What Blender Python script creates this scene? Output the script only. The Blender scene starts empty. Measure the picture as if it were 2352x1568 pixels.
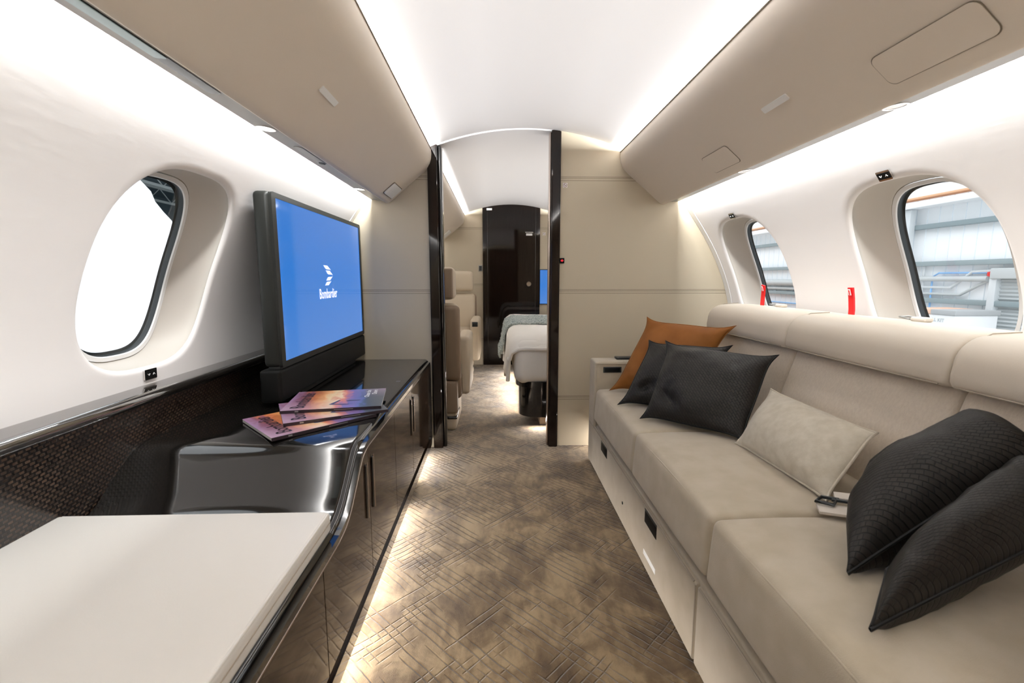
import bpy, bmesh, math, random
from mathutils import Vector, Matrix, noise
random.seed(4)
C = bpy.context.scene.collection
SC = bpy.context.scene
R = math.radians

# ------------------------------------------------------------------ camera
F_PX = 1060.0
cam_d = bpy.data.cameras.new('camera'); cam = bpy.data.objects.new('camera', cam_d); C.objects.link(cam)
cam_d.sensor_width = 36.0; cam_d.lens = 36.0 * F_PX / 2352.0; cam_d.clip_start = 0.02; cam_d.clip_end = 200
cam.location = (-0.17, 0.0, 1.0)
cam.rotation_euler = (R(90 - 7.8495), 0, R(-1.9194))
cam_d.dof.use_dof = True; cam_d.dof.focus_distance = 2.3; cam_d.dof.aperture_fstop = 5.6
SC.camera = cam

# ------------------------------------------------------------------ world and light
w = bpy.data.worlds.new('hangar_daylight'); SC.world = w; w.use_nodes = True
w.node_tree.nodes['Background'].inputs[0].default_value = (0.93, 0.97, 1.0, 1)
w.node_tree.nodes['Background'].inputs[1].default_value = 1.75
SC.view_settings.view_transform = 'Standard'; SC.view_settings.look = 'None'
SC.view_settings.gamma = 1.0; SC.view_settings.use_curve_mapping = False
SC.view_settings.exposure = 0.45
SC.cycles.max_bounces = 14; SC.cycles.diffuse_bounces = 8; SC.cycles.glossy_bounces = 5
SC.cycles.transparent_max_bounces = 12; SC.cycles.use_denoising = True
SC.cycles.caustics_reflective = False; SC.cycles.caustics_refractive = False
SC.cycles.sample_clamp_indirect = 6.0

Y0, YB, YB2, YE = -1.3, 2.66, 2.74, 5.3          # back of cabin, divider front, divider back, end bulkhead

def area(name, loc, d, sx, sy, power, col=(.965, .985, .99)):
    l = bpy.data.lights.new(name, 'AREA'); l.shape = 'RECTANGLE'; l.size = sx; l.size_y = sy
    l.energy = power; l.color = col
    o = bpy.data.objects.new(name, l); C.objects.link(o)
    z = -Vector(d).normalized(); y = Vector((0, 1, 0))
    if abs(z.dot(y)) > .99: y = Vector((1, 0, 0))
    x = y.cross(z).normalized(); y = z.cross(x)
    m = Matrix((x, y, z)).transposed().to_4x4(); m.translation = Vector(loc); o.matrix_world = m
    return o
CEIL_W, WASH_W = 31.0, 21.0
for (a, b) in ((Y0, YB), (YB2, YE)):
    L = b - a; k = L / 3.96
    if a > 0: k *= 0.8
    for s in (-1, 1):
        area('ceiling_cove_light', (s * .572, (a + b) / 2, 1.688), (-s * .93, 0, .36), .016, L - .06, CEIL_W * k)
        area('sidewall_wash_light', (s * .8530, (a + b) / 2, 1.449), (s * .35, 0, -1), .010, L - .04, WASH_W * k)
area('cabinet_toekick_light', (-.600, .72, .043), (.97, 0, -.26), .012, 3.6, 15.0, (1, .93, .87))
area('sofa_end_floor_light', (.50, 2.56, .10), (-.5, 0, -.85), .02, .12, .8, (1, .93, .87))
area('bed_floor_light', (.005, 3.95, .085), (-.75, 0, -.65), .012, 1.7, 8.0, (1, .93, .87))
area('bed_floor_light', (.12, 3.0, .05), (0, -.7, -.7), .16, .012, .7, (1, .93, .87))

# ------------------------------------------------------------------ helpers
def wloc(o):
    v = Vector((0, 0, 0))
    while o is not None: v += Vector(o.location); o = o.parent
    return v
def obj(name, bm, mat, parent=None, smooth=True, angle=38, loc=None):
    if smooth:
        for f in bm.faces: f.smooth = True
    off = wloc(parent) if parent is not None else Vector(loc or (0, 0, 0))
    if off.length > 0: bmesh.ops.translate(bm, vec=-off, verts=bm.verts)
    me = bpy.data.meshes.new(name); bm.to_mesh(me); bm.free()
    for m in (mat if isinstance(mat, (list, tuple)) else [mat]): me.materials.append(m)
    if smooth: me.set_sharp_from_angle(angle=R(angle))
    o = bpy.data.objects.new(name, me); C.objects.link(o)
    if parent is not None: o.parent = parent
    elif loc: o.location = loc
    return o
def tag(o, label, cat, group=None, kind=None):
    if label: o['label'] = label
    if cat: o['category'] = cat
    if group: o['group'] = group
    if kind: o['kind'] = kind
    return o
def thing(name, label, cat, loc, group=None):
    o = bpy.data.objects.new(name, None); C.objects.link(o); o.location = loc; o.empty_display_size = .05
    return tag(o, label, cat, group)
def struct(name, bm, mat, label, cat, **k):
    o = obj(name, bm, mat, **k); tag(o, label, cat, kind='structure'); return o
def BM():
    bm = bmesh.new(); bm.loops.layers.uv.new('uv'); return bm
def quad(bm, pts, uvs=None, mi=0):
    f = bm.faces.new([bm.verts.new(p) for p in pts]); f.material_index = mi
    if uvs:
        l = bm.loops.layers.uv.active
        for lo, uv in zip(f.loops, uvs): lo[l].uv = uv
    return f
def boxuv(bm, faces):
    l = bm.loops.layers.uv.active
    for f in faces:
        f.normal_update(); n = f.normal; a = max(range(3), key=lambda i: abs(n[i]))
        for lo in f.loops:
            p = lo.vert.co
            lo[l].uv = (p.y, p.z) if a == 0 else ((p.x, p.z) if a == 1 else (p.x, p.y))
def puff(bm, lo, hi, r=.01, bulge=(0, 0, 0), n=6, rs=3, M=None, warp=None):
    """rounded box between corners lo and hi; bulge pushes each pair of faces out in the middle"""
    lo, hi = Vector(lo), Vector(hi); c = (lo + hi) / 2; h = (hi - lo) / 2
    r = min(r, h.x * .999, h.y * .999, h.z * .999)
    ax = []
    for i in range(3):
        inner = h[i] - r; a = []
        for k in range(rs): a.append(-h[i] + r * (1 - math.cos(math.pi / 2 * k / rs)) * 1.0)
        m = [-inner + 2 * inner * k / n for k in range(n + 1)]
        ax.append(a + m + [-v for v in reversed(a)])
    vs = {}
    N = [len(a) - 1 for a in ax]
    def V(i, j, k):
        key = (i, j, k)
        if key in vs: return vs[key]
        p = Vector((ax[0][i], ax[1][j], ax[2][k]))
        q = Vector([max(-(h[t] - r), min(h[t] - r, p[t])) for t in range(3)])
        d = p - q
        if d.length > 1e-9:
            nz = sum(1 for t in range(3) if abs(d[t]) > 1e-9)
            if nz > 1:
                # use angular spacing
                d = Vector([d[t] / r for t in range(3)])
                d = d.normalized() * r
            p = q + d
        u = [p[t] / h[t] for t in range(3)]
        for t in range(3):
            if bulge[t]:
                o1, o2 = [x for x in range(3) if x != t]
                p[t] += u[t] * bulge[t] * max(0, 1 - u[o1] ** 2) ** .7 * max(0, 1 - u[o2] ** 2) ** .7
        p = p + c
        if warp: p = warp(p, u)
        if M: p = M @ p
        vs[key] = bm.verts.new(p); return vs[key]
    fs = []
    def F(a, b, c_, d): fs.append(bm.faces.new((a, b, c_, d)))
    for s in (0, 1):
        for i in range(N[1]):
            for j in range(N[2]):
                x = N[0] if s else 0; q = [V(x, i, j), V(x, i + 1, j), V(x, i + 1, j + 1), V(x, i, j + 1)]
                F(*(q if s else q[::-1]))
        for i in range(N[0]):
            for j in range(N[2]):
                y = N[1] if s else 0; q = [V(i, y, j), V(i, y, j + 1), V(i + 1, y, j + 1), V(i + 1, y, j)]
                F(*(q if s else q[::-1]))
        for i in range(N[0]):
            for j in range(N[1]):
                z = N[2] if s else 0; q = [V(i, j, z), V(i + 1, j, z), V(i + 1, j + 1, z), V(i, j + 1, z)]
                F(*(q if s else q[::-1]))
    boxuv(bm, fs); return bm
def pbox(lo, hi, r=.003, **k):
    k.setdefault('n', 1); k.setdefault('rs', 2)
    return puff(BM(), lo, hi, r, **k)
def tube(bm, pts, r, n=8, closed=False):
    pts = [Vector(p) for p in pts]; rings = []; N = len(pts); up = None
    for i, p in enumerate(pts):
        a = pts[(i - 1) % N] if (closed or i > 0) else p
        b = pts[(i + 1) % N] if (closed or i < N - 1) else p
        t = (b - a).normalized()
        if up is None: up = t.orthogonal().normalized()
        up = (up - t * up.dot(t)); up = up.normalized() if up.length > 1e-6 else t.orthogonal().normalized()
        s = t.cross(up)
        rr = r[i] if isinstance(r, (list, tuple)) else r
        rings.append([bm.verts.new(p + (up * math.cos(2 * math.pi * k / n) + s * math.sin(2 * math.pi * k / n)) * rr) for k in range(n)])
    for i in range(N if closed else N - 1):
        A, B = rings[i], rings[(i + 1) % N]
        for k in range(n): bm.faces.new((A[k], A[(k + 1) % n], B[(k + 1) % n], B[k]))
    if not closed:
        bm.faces.new(rings[0][::-1]); bm.faces.new(rings[-1])
    return bm
def disc(bm, c, nrm, r, h=.002, n=28, r2=None):
    z = Vector(nrm).normalized(); x = z.orthogonal().normalized(); y = z.cross(x); c = Vector(c)
    r2 = r if r2 is None else r2
    A = [bm.verts.new(c + (x * math.cos(2 * math.pi * k / n) + y * math.sin(2 * math.pi * k / n)) * r) for k in range(n)]
    B = [bm.verts.new(c + z * h + (x * math.cos(2 * math.pi * k / n) + y * math.sin(2 * math.pi * k / n)) * r2) for k in range(n)]
    bm.faces.new(A[::-1]); bm.faces.new(B)
    for k in range(n): bm.faces.new((A[k], A[(k + 1) % n], B[(k + 1) % n], B[k]))
    return bm
def ring(bm, c, nrm, r0, r1, h=.002, n=32):
    z = Vector(nrm).normalized(); x = z.orthogonal().normalized(); y = z.cross(x); c = Vector(c)
    def circ(r, o): return [bm.verts.new(c + z * o + (x * math.cos(2 * math.pi * k / n) + y * math.sin(2 * math.pi * k / n)) * r) for k in range(n)]
    L = [circ(r1, 0), circ(r1, h), circ(r0, h), circ(r0, 0)]
    for i in range(4):
        A, B = L[i], L[(i + 1) % 4]
        for k in range(n): bm.faces.new((A[k], A[(k + 1) % n], B[(k + 1) % n], B[k]))
    return bm
def extrude_xz(bm, prof, ya, yb, ny=2, closed=False, caps=False):
    """profile of (x, z) points carried from ya to yb"""
    rows = []
    for j in range(ny + 1):
        y = ya + (yb - ya) * j / ny
        rows.append([bm.verts.new((p[0], y, p[1])) for p in prof])
    n = len(prof); fs = []
    for j in range(ny):
        for i in range(n if closed else n - 1):
            fs.append(bm.faces.new((rows[j][i], rows[j][(i + 1) % n], rows[j + 1][(i + 1) % n], rows[j + 1][i])))
    if caps:
        fs.append(bm.faces.new(rows[0])); fs.append(bm.faces.new(rows[-1][::-1]))
    bmesh.ops.recalc_face_normals(bm, faces=fs) if closed else None
    boxuv(bm, fs); return bm
def prism(bm, poly, axis, a, b):
    """closed 2D polygon carried along an axis: axis 'x' takes (y,z), 'y' takes (x,z), 'z' takes (x,y)"""
    def P(p, t): return {'x': (t, p[0], p[1]), 'y': (p[0], t, p[1]), 'z': (p[0], p[1], t)}[axis]
    A = [bm.verts.new(P(p, a)) for p in poly]; B = [bm.verts.new(P(p, b)) for p in poly]; n = len(poly)
    fs = [bm.faces.new(A), bm.faces.new(B[::-1])]
    for i in range(n): fs.append(bm.faces.new((A[i], B[i], B[(i + 1) % n], A[(i + 1) % n])))
    bmesh.ops.recalc_face_normals(bm, faces=fs); boxuv(bm, fs); return bm
def arc(cx, cy, r, a0, a1, n=6, ry=None):
    ry = r if ry is None else ry
    return [(cx + r * math.cos(R(a0 + (a1 - a0) * k / n)), cy + ry * math.sin(R(a0 + (a1 - a0) * k / n))) for k in range(n + 1)]
def rrect(x0, x1, y0, y1, r, n=5):
    return arc(x1 - r, y0 + r, r, -90, 0, n) + arc(x1 - r, y1 - r, r, 0, 90, n) + arc(x0 + r, y1 - r, r, 90, 180, n) + arc(x0 + r, y0 + r, r, 180, 270, n)
def plate(bm, P, poly, h):
    """flat plate: poly in a local frame P(u, v, w) raised by h"""
    A = [bm.verts.new(P(u, v, 0)) for u, v in poly]; B = [bm.verts.new(P(u, v, h)) for u, v in poly]; n = len(poly)
    fs = [bm.faces.new(A[::-1]), bm.faces.new(B)]
    for i in range(n): fs.append(bm.faces.new((A[i], A[(i + 1) % n], B[(i + 1) % n], B[i])))
    bmesh.ops.recalc_face_normals(bm, faces=fs); return bm
def text_bm(s, size, origin, right, up, depth=.0006, stretch=1.0, align='CENTER', bold=0.0):
    cu = bpy.data.curves.new('t', 'FONT'); cu.body = s; cu.size = size; cu.align_x = align; cu.align_y = 'BOTTOM_BASELINE'
    cu.extrude = 0; cu.resolution_u = 4; cu.offset = bold
    o = bpy.data.objects.new('t', cu); C.objects.link(o)
    dg = bpy.context.evaluated_depsgraph_get(); me = bpy.data.meshes.new_from_object(o.evaluated_get(dg))
    bpy.data.objects.remove(o); bm = BM(); bm.from_mesh(me); bpy.data.meshes.remove(me); bpy.data.curves.remove(cu)
    r, u = Vector(right).normalized(), Vector(up).normalized(); n = r.cross(u); O = Vector(origin)
    for v in bm.verts: v.co = O + r * v.co.x * stretch + u * v.co.y + n * depth
    return bm

# ------------------------------------------------------------------ materials
def srgb(r, g, b):
    f = lambda c: (c / 255 / 12.92) if c <= 10 else ((c / 255 + .055) / 1.055) ** 2.4
    return (f(r), f(g), f(b), 1)
def mk(name, col, rough=.6, metal=0, coat=0, spec=.5, bump=None, emit=None, vary=None, sheen=0):
    m = bpy.data.materials.new(name); m.use_nodes = True; nt = m.node_tree; b = nt.nodes['Principled BSDF']
    col = tuple(col) + (1,) if len(col) == 3 else col
    b.inputs['Base Color'].default_value = col; b.inputs['Roughness'].default_value = rough
    b.inputs['Metallic'].default_value = metal; b.inputs['Coat Weight'].default_value = coat
    b.inputs['Coat Roughness'].default_value = .03; b.inputs['Specular IOR Level'].default_value = spec
    if sheen: b.inputs['Sheen Weight'].default_value = sheen
    tc = nt.nodes.new('ShaderNodeTexCoord')
    if emit: b.inputs['Emission Color'].default_value = tuple(emit[0]) + (1,) if len(emit[0]) == 3 else emit[0]; b.inputs['Emission Strength'].default_value = emit[1]
    if bump:
        scale, st = bump[0], bump[1]; sx = bump[2] if len(bump) > 2 else (1, 1, 1)
        mp = nt.nodes.new('ShaderNodeMapping'); mp.inputs['Scale'].default_value = sx
        n = nt.nodes.new('ShaderNodeTexNoise'); n.inputs['Scale'].default_value = scale; n.inputs['Detail'].default_value = 3
        bp = nt.nodes.new('ShaderNodeBump'); bp.inputs['Strength'].default_value = st; bp.inputs['Distance'].default_value = .002
        nt.links.new(tc.outputs['Object'], mp.inputs[0]); nt.links.new(mp.outputs[0], n.inputs['Vector'])
        nt.links.new(n.outputs['Fac'], bp.inputs['Height']); nt.links.new(bp.outputs[0], b.inputs['Normal'])
    if vary:
        c2, scale = vary[0], vary[1]; sx = vary[2] if len(vary) > 2 else (1, 1, 1)
        mp = nt.nodes.new('ShaderNodeMapping'); mp.inputs['Scale'].default_value = sx
        n = nt.nodes.new('ShaderNodeTexNoise'); n.inputs['Scale'].default_value = scale; n.inputs['Detail'].default_value = 5
        r = nt.nodes.new('ShaderNodeValToRGB'); r.color_ramp.elements[0].position = .35; r.color_ramp.elements[1].position = .65
        r.color_ramp.elements[0].color = col; r.color_ramp.elements[1].color = tuple(c2) + (1,) if len(c2) == 3 else c2
        nt.links.new(tc.outputs['Object'], mp.inputs[0]); nt.links.new(mp.outputs[0], n.inputs['Vector'])
        nt.links.new(n.outputs['Fac'], r.inputs[0]); nt.links.new(r.outputs[0], b.inputs['Base Color'])
    return m
class NT:
    def __init__(s, m): s.t = m.node_tree; s.b = s.t.nodes['Principled BSDF']
    def n(s, ty, **k):
        x = s.t.nodes.new(ty)
        for a, v in k.items(): setattr(x, a, v)
        return x
    def l(s, a, b): s.t.links.new(a, b)
    def m(s, op, a, b=None, c=None, clamp=False):
        x = s.t.nodes.new('ShaderNodeMath'); x.operation = op; x.use_clamp = clamp
        for i, v in enumerate((a, b, c)):
            if v is None: continue
            if isinstance(v, (int, float)): x.inputs[i].default_value = v
            else: s.l(v, x.inputs[i])
        return x.outputs[0]
    def ramp(s, f, stops):
        r = s.t.nodes.new('ShaderNodeValToRGB'); e = r.color_ramp.elements
        while len(e) < len(stops): e.new(.5)
        for el, (p, c) in zip(e, stops): el.position = p; el.color = tuple(c) + (1,) if len(c) == 3 else c
        s.l(f, r.inputs[0]); return r.outputs[0]
    def mix(s, f, a, b, mode='MIX'):
        x = s.t.nodes.new('ShaderNodeMix'); x.data_type = 'RGBA'; x.blend_type = mode
        for i, v in ((0, f), (6, a), (7, b)):
            if isinstance(v, (int, float)): x.inputs[i].default_value = v
            elif isinstance(v, tuple): x.inputs[i].default_value = v if len(v) == 4 else v + (1,)
            else: s.l(v, x.inputs[i])
        return x.outputs[2]
    def bump(s, h, st=.5, d=.003):
        x = s.t.nodes.new('ShaderNodeBump'); x.inputs['Strength'].default_value = st; x.inputs['Distance'].default_value = d
        s.l(h, x.inputs['Height']); s.l(x.outputs[0], s.b.inputs['Normal'])

M = {}
M['wall'] = mk('sidewall_cream', (.87, .84, .825), .62, bump=(60, .12, (1, .25, 1)))
M['ceiling'] = mk('ceiling_white', (.76, .735, .73), .7, bump=(90, .05))
M['bin'] = mk('bin_beige_leather', (.78, .70, .60), .55, bump=(500, .12))
M['soffit'] = mk('soffit_grey', (.30, .29, .265), .42)
M['plate'] = mk('plate_pale', (.90, .90, .88), .4)
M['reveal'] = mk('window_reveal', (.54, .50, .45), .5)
M['bezel'] = mk('window_bezel', (.78, .77, .76), .4)
M['gasket'] = mk('window_gasket', (.012, .016, .018), .35)
M['black'] = mk('piano_black', (.008, .007, .006), .09, coat=.6)
M['blackmatte'] = mk('matte_black', (.006, .006, .0055), .5, spec=.12)
M['tvframe'] = mk('tv_frame_charcoal', (.016, .017, .015), .4, spec=.22)
M['ledge'] = mk('ledge_gloss', (.02, .016, .013), .05, coat=1.0, spec=1.0)
M['ledge'].node_tree.nodes['Principled BSDF'].inputs['IOR'].default_value = 2.1
M['chrome'] = mk('chrome', (.72, .71, .69), .16, metal=1)
M['bronze'] = mk('bronze', (.40, .33, .26), .3, metal=1)
M['cream'] = mk('cream_leather', (.84, .81, .76), .42, bump=(350, .08))
M['roll'] = mk('bolster_leather', (.62, .55, .46), .5, bump=(400, .1))
M['sofa'] = mk('sofa_fabric', (.45, .39, .30), .85, bump=(700, .35), vary=((.40, .34, .25), 14), sheen=.25)
M['sofaweave'] = mk('sofa_back_weave', (.64, .56, .46), .85, bump=(500, .5, (1, 1, .3)), vary=((.59, .51, .42), 160, (1, 1, .5)), sheen=.2)
M['piping'] = mk('piping_dark_beige', (.36, .31, .245), .7)
M['lumbar'] = mk('lumbar_chenille', (.55, .50, .41), .8, bump=(600, .4), vary=((.47, .42, .33), 40), sheen=.3)
M['rust'] = mk('rust_leather', (.20, .068, .012), .6, spec=.2, bump=(60, .25), vary=((.25, .095, .02), 9))
M['seatbrown'] = mk('seat_tan_leather', (.22, .155, .10), .5, bump=(400, .1))
M['seatlight'] = mk('seat_cream_leather', (.52, .44, .33), .5, bump=(400, .1))
M['red'] = mk('red_webbing', (.75, .004, .006), .5)
M['white'] = mk('white_print', (.85, .85, .85), .5)
M['ink'] = mk('dark_ink', (.02, .012, .018), .4)
M['paper'] = mk('paper_edges', (.62, .62, .60), .7, bump=(900, .3, (1, 1, 40)))
M['sheet'] = mk('white_bed_linen', (.88, .86, .82), .8, bump=(9, .5), sheen=.1)
M['mattress'] = mk('mattress_linen', (.90, .88, .84), .8, bump=(12, .3))
M['throw'] = mk('teal_throw', (.17, .215, .215), .9, bump=(120, 1.0), vary=((.48, .52, .50), 90))
M['strap'] = mk('cream_belt_webbing', (.62, .565, .50), .55)
M['lens'] = mk('lamp_lens', (.5, .5, .5), .2, emit=((1, .97, 1.0), 5.0))
M['lensoff'] = mk('lamp_lens_unlit', (.55, .54, .53), .25)
M['redlight'] = mk('red_indicator', (.3, 0, 0), .4, emit=((1, .02, .03), 2.5))
M['redprint'] = mk('dark_red_print', (.16, .02, .02), .5)
M['groove'] = mk('panel_groove', (.20, .165, .115), .7)
M['flap'] = mk('dark_glass', (.010, .011, .011), .25, spec=.12)
M['teal'] = mk('pale_blue_cover', (.25, .36, .38), .35)
M['grille'] = mk('silver_print', (.35, .35, .34), .4, metal=.6)
M['glint'] = mk('polished_edge', (.55, .46, .41), .25, metal=1)

def stitched():
    m = mk('bulkhead_leather', (.50, .435, .325), .55, bump=None); t = NT(m)
    tc = t.n('ShaderNodeTexCoord'); sp = t.n('ShaderNodeSeparateXYZ'); t.l(tc.outputs['Object'], sp.inputs[0]); z = sp.outputs[2]
    tot = None
    for zc in (.295, .922, 1.547):
        for o in (-.010, .003, .010):
            d = t.m('ABSOLUTE', t.m('SUBTRACT', z, zc + o)); k = t.m('LESS_THAN', d, .0013)
            tot = k if tot is None else t.m('MAXIMUM', tot, k)
    t.l(t.mix(tot, (.50, .435, .325), (.22, .18, .125)), t.b.inputs['Base Color'])
    n = t.n('ShaderNodeTexNoise'); n.inputs['Scale'].default_value = 450; t.l(tc.outputs['Object'], n.inputs['Vector'])
    t.bump(t.m('SUBTRACT', t.m('MULTIPLY', n.outputs['Fac'], .15), tot), .6, .002)
    return m
M['bulk'] = stitched()

def carpet():
    m = mk('cut_pile_carpet', (.2, .15, .1), .95, sheen=.35); t = NT(m); t.b.inputs['Specular IOR Level'].default_value = .1
    tc = t.n('ShaderNodeTexCoord'); nz = t.n('ShaderNodeTexNoise'); nz.inputs['Scale'].default_value = 9; nz.inputs['Detail'].default_value = 2
    t.l(tc.outputs['Object'], nz.inputs['Vector']); sp = t.n('ShaderNodeSeparateXYZ'); t.l(tc.outputs['Object'], sp.inputs[0])
    x, y = sp.outputs[0], sp.outputs[1]; wob = t.m('MULTIPLY', t.m('SUBTRACT', nz.outputs['Fac'], .5), .012)
    a = t.m('ADD', t.m('MULTIPLY', t.m('ADD', x, y), .7071), wob); b = t.m('ADD', t.m('MULTIPLY', t.m('SUBTRACT', x, y), .7071), wob)
    def fam(p, q, per, seed, thr):
        u = t.m('DIVIDE', p, per); fr = t.m('FRACT', u); fl = t.m('FLOOR', u)
        d = t.m('ABSOLUTE', t.m('SUBTRACT', fr, .5))
        line = t.m('SUBTRACT', 1.0, t.m('DIVIDE', d, .13), clamp=True)
        cv = t.n('ShaderNodeCombineXYZ'); t.l(t.m('MULTIPLY', fl, .23), cv.inputs[0]); t.l(t.m('MULTIPLY', q, 2.6), cv.inputs[1]); cv.inputs[2].default_value = seed
        n = t.n('ShaderNodeTexNoise'); n.inputs['Scale'].default_value = 1.6; n.inputs['Detail'].default_value = 1.5; t.l(cv.outputs[0], n.inputs['Vector'])
        mask = t.m('MULTIPLY', t.m('SUBTRACT', n.outputs['Fac'], thr), 14, clamp=True)
        return t.m('MULTIPLY', line, mask)
    A = fam(a, b, .0235, 3.1, .44); B = fam(b, a, .0235, 9.7, .55)
    L = t.m('MAXIMUM', A, B)
    n1 = t.n('ShaderNodeTexNoise'); n1.inputs['Scale'].default_value = 5.5; n1.inputs['Detail'].default_value = 6; n1.inputs['Roughness'].default_value = .62
    n1.inputs['Distortion'].default_value = .6
    t.l(tc.outputs['Object'], n1.inputs['Vector'])
    mp = t.n('ShaderNodeMapping'); mp.inputs['Rotation'].default_value = (0, 0, R(45)); mp.inputs['Scale'].default_value = (42, 14, 1); t.l(tc.outputs['Object'], mp.inputs[0])
    n2 = t.n('ShaderNodeTexNoise'); n2.inputs['Scale'].default_value = 1; n2.inputs['Detail'].default_value = 2; t.l(mp.outputs[0], n2.inputs['Vector'])
    n3 = t.n('ShaderNodeTexNoise'); n3.inputs['Scale'].default_value = 500; t.l(tc.outputs['Object'], n3.inputs['Vector'])
    f = t.m('ADD', t.m('MULTIPLY', n1.outputs['Fac'], .75), t.m('MULTIPLY', n2.outputs['Fac'], .25))
    col = t.ramp(f, [(.36, (.066, .038, .016)), (.48, (.148, .097, .046)), (.60, (.285, .205, .112))])
    col = t.mix(t.m('MULTIPLY', L, .52), col, (.06, .036, .018))
    t.l(col, t.b.inputs['Base Color'])
    h = t.m('ADD', t.m('MULTIPLY', L, -1.0), t.m('MULTIPLY', n3.outputs['Fac'], .25)); t.bump(h, .75, .006)
    return m
M['carpet'] = carpet()

def wood(name, c1, c2, rough=.09, sc=(1, 1, .04)):
    m = mk(name, c1, rough, spec=.35); t = NT(m); tc = t.n('ShaderNodeTexCoord')
    mp = t.n('ShaderNodeMapping'); mp.inputs['Scale'].default_value = sc; t.l(tc.outputs['Object'], mp.inputs[0])
    n = t.n('ShaderNodeTexNoise'); n.inputs['Scale'].default_value = 120; n.inputs['Detail'].default_value = 5; t.l(mp.outputs[0], n.inputs['Vector'])
    t.l(t.ramp(n.outputs['Fac'], [(.35, c1), (.65, c2)]), t.b.inputs['Base Color']); return m
M['wood'] = wood('dark_gloss_veneer', (.005, .003, .0025), (.014, .008, .005), .05)
M['woodside'] = wood('cabinet_gloss_veneer', (.028, .017, .011), (.060, .038, .024), .06, (.06, .06, 1))

def woven(name, c1, c2, mort, per=.011, rough=.5, bst=.9, rot=45, aspect=.42):
    m = mk(name, c1, rough, spec=.28); t = NT(m); tc = t.n('ShaderNodeTexCoord')
    mp = t.n('ShaderNodeMapping'); mp.inputs['Rotation'].default_value = (0, 0, R(rot)); mp.inputs['Scale'].default_value = (1 / per, 1 / per, 1)
    t.l(tc.outputs['UV'], mp.inputs[0]); br = t.n('ShaderNodeTexBrick'); br.inputs['Scale'].default_value = 1
    br.inputs['Brick Width'].default_value = 1.6; br.inputs['Row Height'].default_value = .8; br.inputs['Mortar Size'].default_value = .10; br.inputs['Mortar Smooth'].default_value = .6
    br.inputs['Color1'].default_value = tuple(c1) + (1,); br.inputs['Color2'].default_value = tuple(c2) + (1,); br.inputs['Mortar'].default_value = tuple(mort) + (1,)
    t.l(mp.outputs[0], br.inputs['Vector']); t.l(br.outputs['Color'], t.b.inputs['Base Color'])
    t.bump(t.m('SUBTRACT', 1.0, br.outputs['Fac']), bst, .0025); return m
M['weave'] = woven('woven_black_leather', (.020, .017, .014), (.014, .012, .010), (.003, .003, .003))
def dado():
    m = mk('woven_sidewall', (.02, .014, .010), .28, coat=.15); t = NT(m); tc = t.n('ShaderNodeTexCoord')
    mp = t.n('ShaderNodeMapping'); mp.inputs['Rotation'].default_value = (0, 0, R(8)); mp.inputs['Scale'].default_value = (1 / .016, 1 / .010, 1); t.l(tc.outputs['UV'], mp.inputs[0])
    br = t.n('ShaderNodeTexBrick'); br.inputs['Scale'].default_value = 1; br.inputs['Brick Width'].default_value = 1.0; br.inputs['Row Height'].default_value = .9
    br.inputs['Mortar Size'].default_value = .22; br.inputs['Mortar Smooth'].default_value = .3
    br.inputs['Color1'].default_value = (.10, .062, .04, 1); br.inputs['Color2'].default_value = (.035, .022, .015, 1); br.inputs['Mortar'].default_value = (.010, .007, .006, 1)
    t.l(mp.outputs[0], br.inputs['Vector']); t.l(br.outputs['Color'], t.b.inputs['Base Color']); t.bump(t.m('SUBTRACT', 1.0, br.outputs['Fac']), .6, .002); return m
M['dado'] = dado()

def screen_mat():
    m = mk('screen_blue', (.004, .008, .02), .07, spec=.6); t = NT(m); tc = t.n('ShaderNodeTexCoord'); sp = t.n('ShaderNodeSeparateXYZ'); t.l(tc.outputs['UV'], sp.inputs[0])
    c = t.ramp(sp.outputs[1], [(0, (.085, .245, .66)), (.55, (.035, .205, .66)), (1, (.05, .21, .64))])
    t.l(c, t.b.inputs['Emission Color']); t.b.inputs['Emission Strength'].default_value = .70; return m
M['screen'] = screen_mat()
M['logo'] = mk('logo_white', (.5, .5, .6), .3, emit=((.72, .72, 1.0), .9))

def cover():
    m = mk('magazine_cover', (.3, .2, .3), .28, coat=.25); t = NT(m); tc = t.n('ShaderNodeTexCoord'); sp = t.n('ShaderNodeSeparateXYZ'); t.l(tc.outputs['UV'], sp.inputs[0])
    u, v = sp.outputs[0], sp.outputs[1]
    mp = t.n('ShaderNodeMapping'); mp.inputs['Scale'].default_value = (7, 3.2, 1); mp.inputs['Rotation'].default_value = (0, 0, .5); t.l(tc.outputs['UV'], mp.inputs[0])
    n = t.n('ShaderNodeTexNoise'); n.inputs['Scale'].default_value = 1; n.inputs['Detail'].default_value = 6; n.inputs['Distortion'].default_value = 1.2; t.l(mp.outputs[0], n.inputs['Vector'])
    k = t.m('ADD', u, t.m('MULTIPLY', t.m('SUBTRACT', n.outputs['Fac'], .5), .34))
    c = t.ramp(k, [(0.0, (.36, .22, .38)), (.12, (.26, .09, .14)), (.24, (.62, .20, .07)), (.36, (1.0, .52, .20)), (.46, (1.0, .76, .42)), (.54, (.80, .22, .05)), (.62, (.22, .13, .32)), (.76, (.12, .13, .32)), (.82, (.075, .09, .12)), (1, (.09, .105, .12))])
    c = t.mix(t.m('MULTIPLY', t.m('SUBTRACT', .5, v), t.m('SUBTRACT', 1.9, t.m('MULTIPLY', u, 3.0)), clamp=True), c, (.60, .42, .56))
    t.l(c, t.b.inputs['Base Color']); return m
M['cover'] = cover()

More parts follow.
